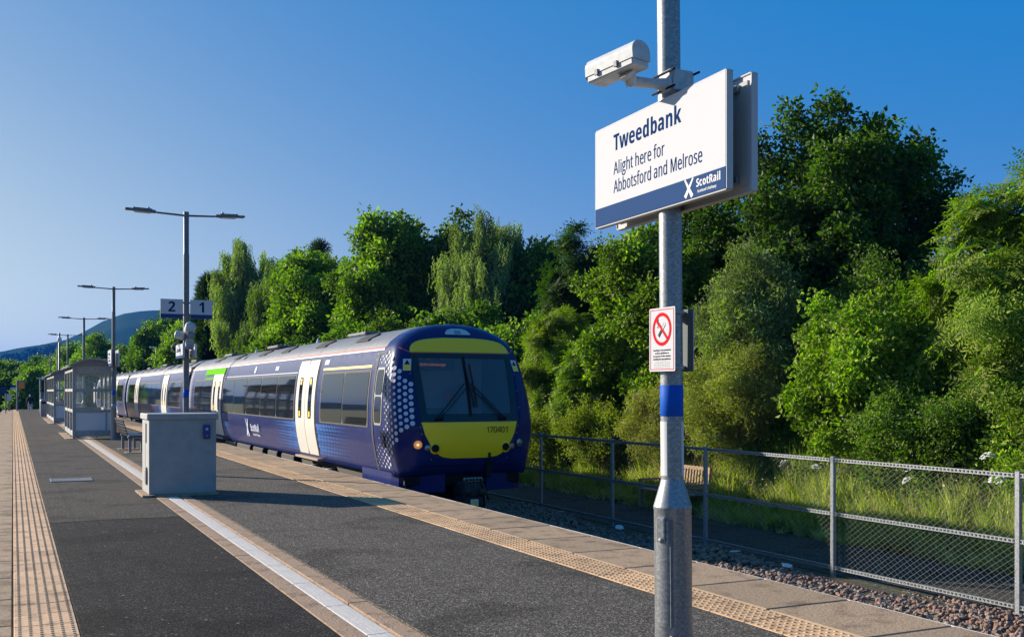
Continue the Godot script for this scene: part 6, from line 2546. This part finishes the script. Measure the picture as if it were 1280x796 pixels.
func person() -> void:
	var at := Vector3(1.40, -0.45, -104.0)
	var t := thing("person", "white haired person in a black top and pale trousers standing past the platform end", "person", at, 0.3)
	var bones := [
		[Vector3(0, 0.95, 0), Vector3(0, 1.18, 0), 0.135, 0.13], [Vector3(0, 1.18, 0), Vector3(0, 1.36, -0.01), 0.13, 0.13],
		[Vector3(-0.15, 1.37, 0), Vector3(0.15, 1.37, 0), 0.07, 0.07], [Vector3(0, 1.36, 0), Vector3(0, 1.5, 0.01), 0.055, 0.05],
		[Vector3(-0.09, 0.92, 0), Vector3(-0.10, 0.5, 0.02), 0.09, 0.062], [Vector3(-0.10, 0.5, 0.02), Vector3(-0.11, 0.09, -0.02), 0.062, 0.042], [Vector3(-0.11, 0.06, -0.03), Vector3(-0.13, 0.04, 0.13), 0.042, 0.035],
		[Vector3(0.09, 0.92, 0), Vector3(0.11, 0.5, 0.03), 0.09, 0.062], [Vector3(0.11, 0.5, 0.03), Vector3(0.12, 0.09, 0.0), 0.062, 0.042], [Vector3(0.12, 0.06, -0.02), Vector3(0.15, 0.04, 0.14), 0.042, 0.035],
		[Vector3(-0.19, 1.36, 0), Vector3(-0.25, 1.08, -0.02), 0.055, 0.042], [Vector3(-0.25, 1.08, -0.02), Vector3(-0.23, 0.84, 0.05), 0.042, 0.03],
		[Vector3(0.19, 1.36, 0), Vector3(0.25, 1.08, -0.02), 0.055, 0.042], [Vector3(0.25, 1.08, -0.02), Vector3(0.23, 0.84, 0.05), 0.042, 0.03],
	]
	var st := S(true)
	net(st, bones, 0.04, 0.016)
	# head with brow, nose, chin and ears
	net(st, [[Vector3(0, 1.60, -0.01), Vector3(0, 1.57, 0.0), 0.083, 0.078], [Vector3(0, 1.53, 0.035), Vector3(0, 1.515, 0.05), 0.045, 0.035], [Vector3(0, 1.575, 0.08), Vector3(0, 1.55, 0.1), 0.009, 0.013], [Vector3(-0.078, 1.575, -0.01), Vector3(-0.083, 1.55, -0.01), 0.014, 0.01], [Vector3(0.078, 1.575, -0.01), Vector3(0.083, 1.55, -0.01), 0.014, 0.01], [Vector3(-0.03, 1.6, 0.07), Vector3(0.03, 1.6, 0.07), 0.014, 0.014]], 0.02, 0.009)
	for s in [-1.0, 1.0]:
		var w := Vector3(s * 0.23, 0.83, 0.05)
		var hb := [[w, w + Vector3(0, -0.08, 0.015), 0.026, 0.03]]
		for k in 4:
			var b := w + Vector3(0, -0.085, -0.012 + 0.018 * k)
			var l := 0.032 + 0.006 * float(k == 1 or k == 2)
			hb.append([b, b + Vector3(-s * 0.006, -l, 0.004), 0.0095, 0.009])
			hb.append([b + Vector3(-s * 0.006, -l, 0.004), b + Vector3(-s * 0.02, -l * 1.8, 0.006), 0.009, 0.0075])
		hb.append([w + Vector3(0, -0.03, 0.03), w + Vector3(-s * 0.012, -0.075, 0.052), 0.012, 0.009])
		net(st, hb, 0.006, 0.0055)
	obj("body", st, L.skin, t)
	var tp := S(true)
	net(tp, [[Vector3(0, 0.93, 0), Vector3(0, 1.18, 0), 0.155, 0.148], [Vector3(0, 1.18, 0), Vector3(0, 1.36, -0.01), 0.148, 0.146], [Vector3(-0.15, 1.37, 0), Vector3(0.15, 1.37, 0), 0.083, 0.083], [Vector3(-0.19, 1.36, 0), Vector3(-0.25, 1.08, -0.02), 0.07, 0.057], [Vector3(-0.25, 1.08, -0.02), Vector3(-0.232, 0.88, 0.04), 0.057, 0.044], [Vector3(0.19, 1.36, 0), Vector3(0.25, 1.08, -0.02), 0.07, 0.057], [Vector3(0.25, 1.08, -0.02), Vector3(0.232, 0.88, 0.04), 0.057, 0.044]], 0.04, 0.018)
	obj("black_top", tp, mat(0.012, 0.012, 0.014, 0.8), t)
	var tr := S(true)
	net(tr, [[Vector3(0, 0.93, 0), Vector3(0, 0.9, 0), 0.145, 0.14], [Vector3(-0.09, 0.9, 0), Vector3(-0.10, 0.5, 0.02), 0.105, 0.08], [Vector3(-0.10, 0.5, 0.02), Vector3(-0.11, 0.13, -0.02), 0.08, 0.065], [Vector3(0.09, 0.9, 0), Vector3(0.11, 0.5, 0.03), 0.105, 0.08], [Vector3(0.11, 0.5, 0.03), Vector3(0.12, 0.13, 0.0), 0.08, 0.065]], 0.03, 0.018)
	obj("pale_trousers", tr, mat(0.55, 0.53, 0.5, 0.8), t)
	var hr := S(true)
	net(hr, [[Vector3(0, 1.625, -0.025), Vector3(0, 1.59, -0.04), 0.088, 0.08], [Vector3(0, 1.66, 0.03), Vector3(0, 1.66, 0.0), 0.05, 0.06]], 0.03, 0.012)
	obj("hair", hr, mat(0.7, 0.68, 0.65, 0.7), t)
	for s in [-1.0, 1.0]:
		var ey := S()
		lathe(ey, [Vector2(0.007, 0), Vector2(0.005, 0.003), Vector2(0, 0.004)], 8, Transform3D(Basis(Vector3.RIGHT, PI / 2), Vector3(s * 0.03, 1.583, 0.077)))
		obj("eye", ey, L.black, t)
		var sh := S(true)
		net(sh, [[Vector3(s * 0.115, 0.055, -0.03), Vector3(s * 0.14, 0.045, 0.14), 0.052, 0.045]], 0.02, 0.014)
		obj("shoe", sh, L.rubber, t)
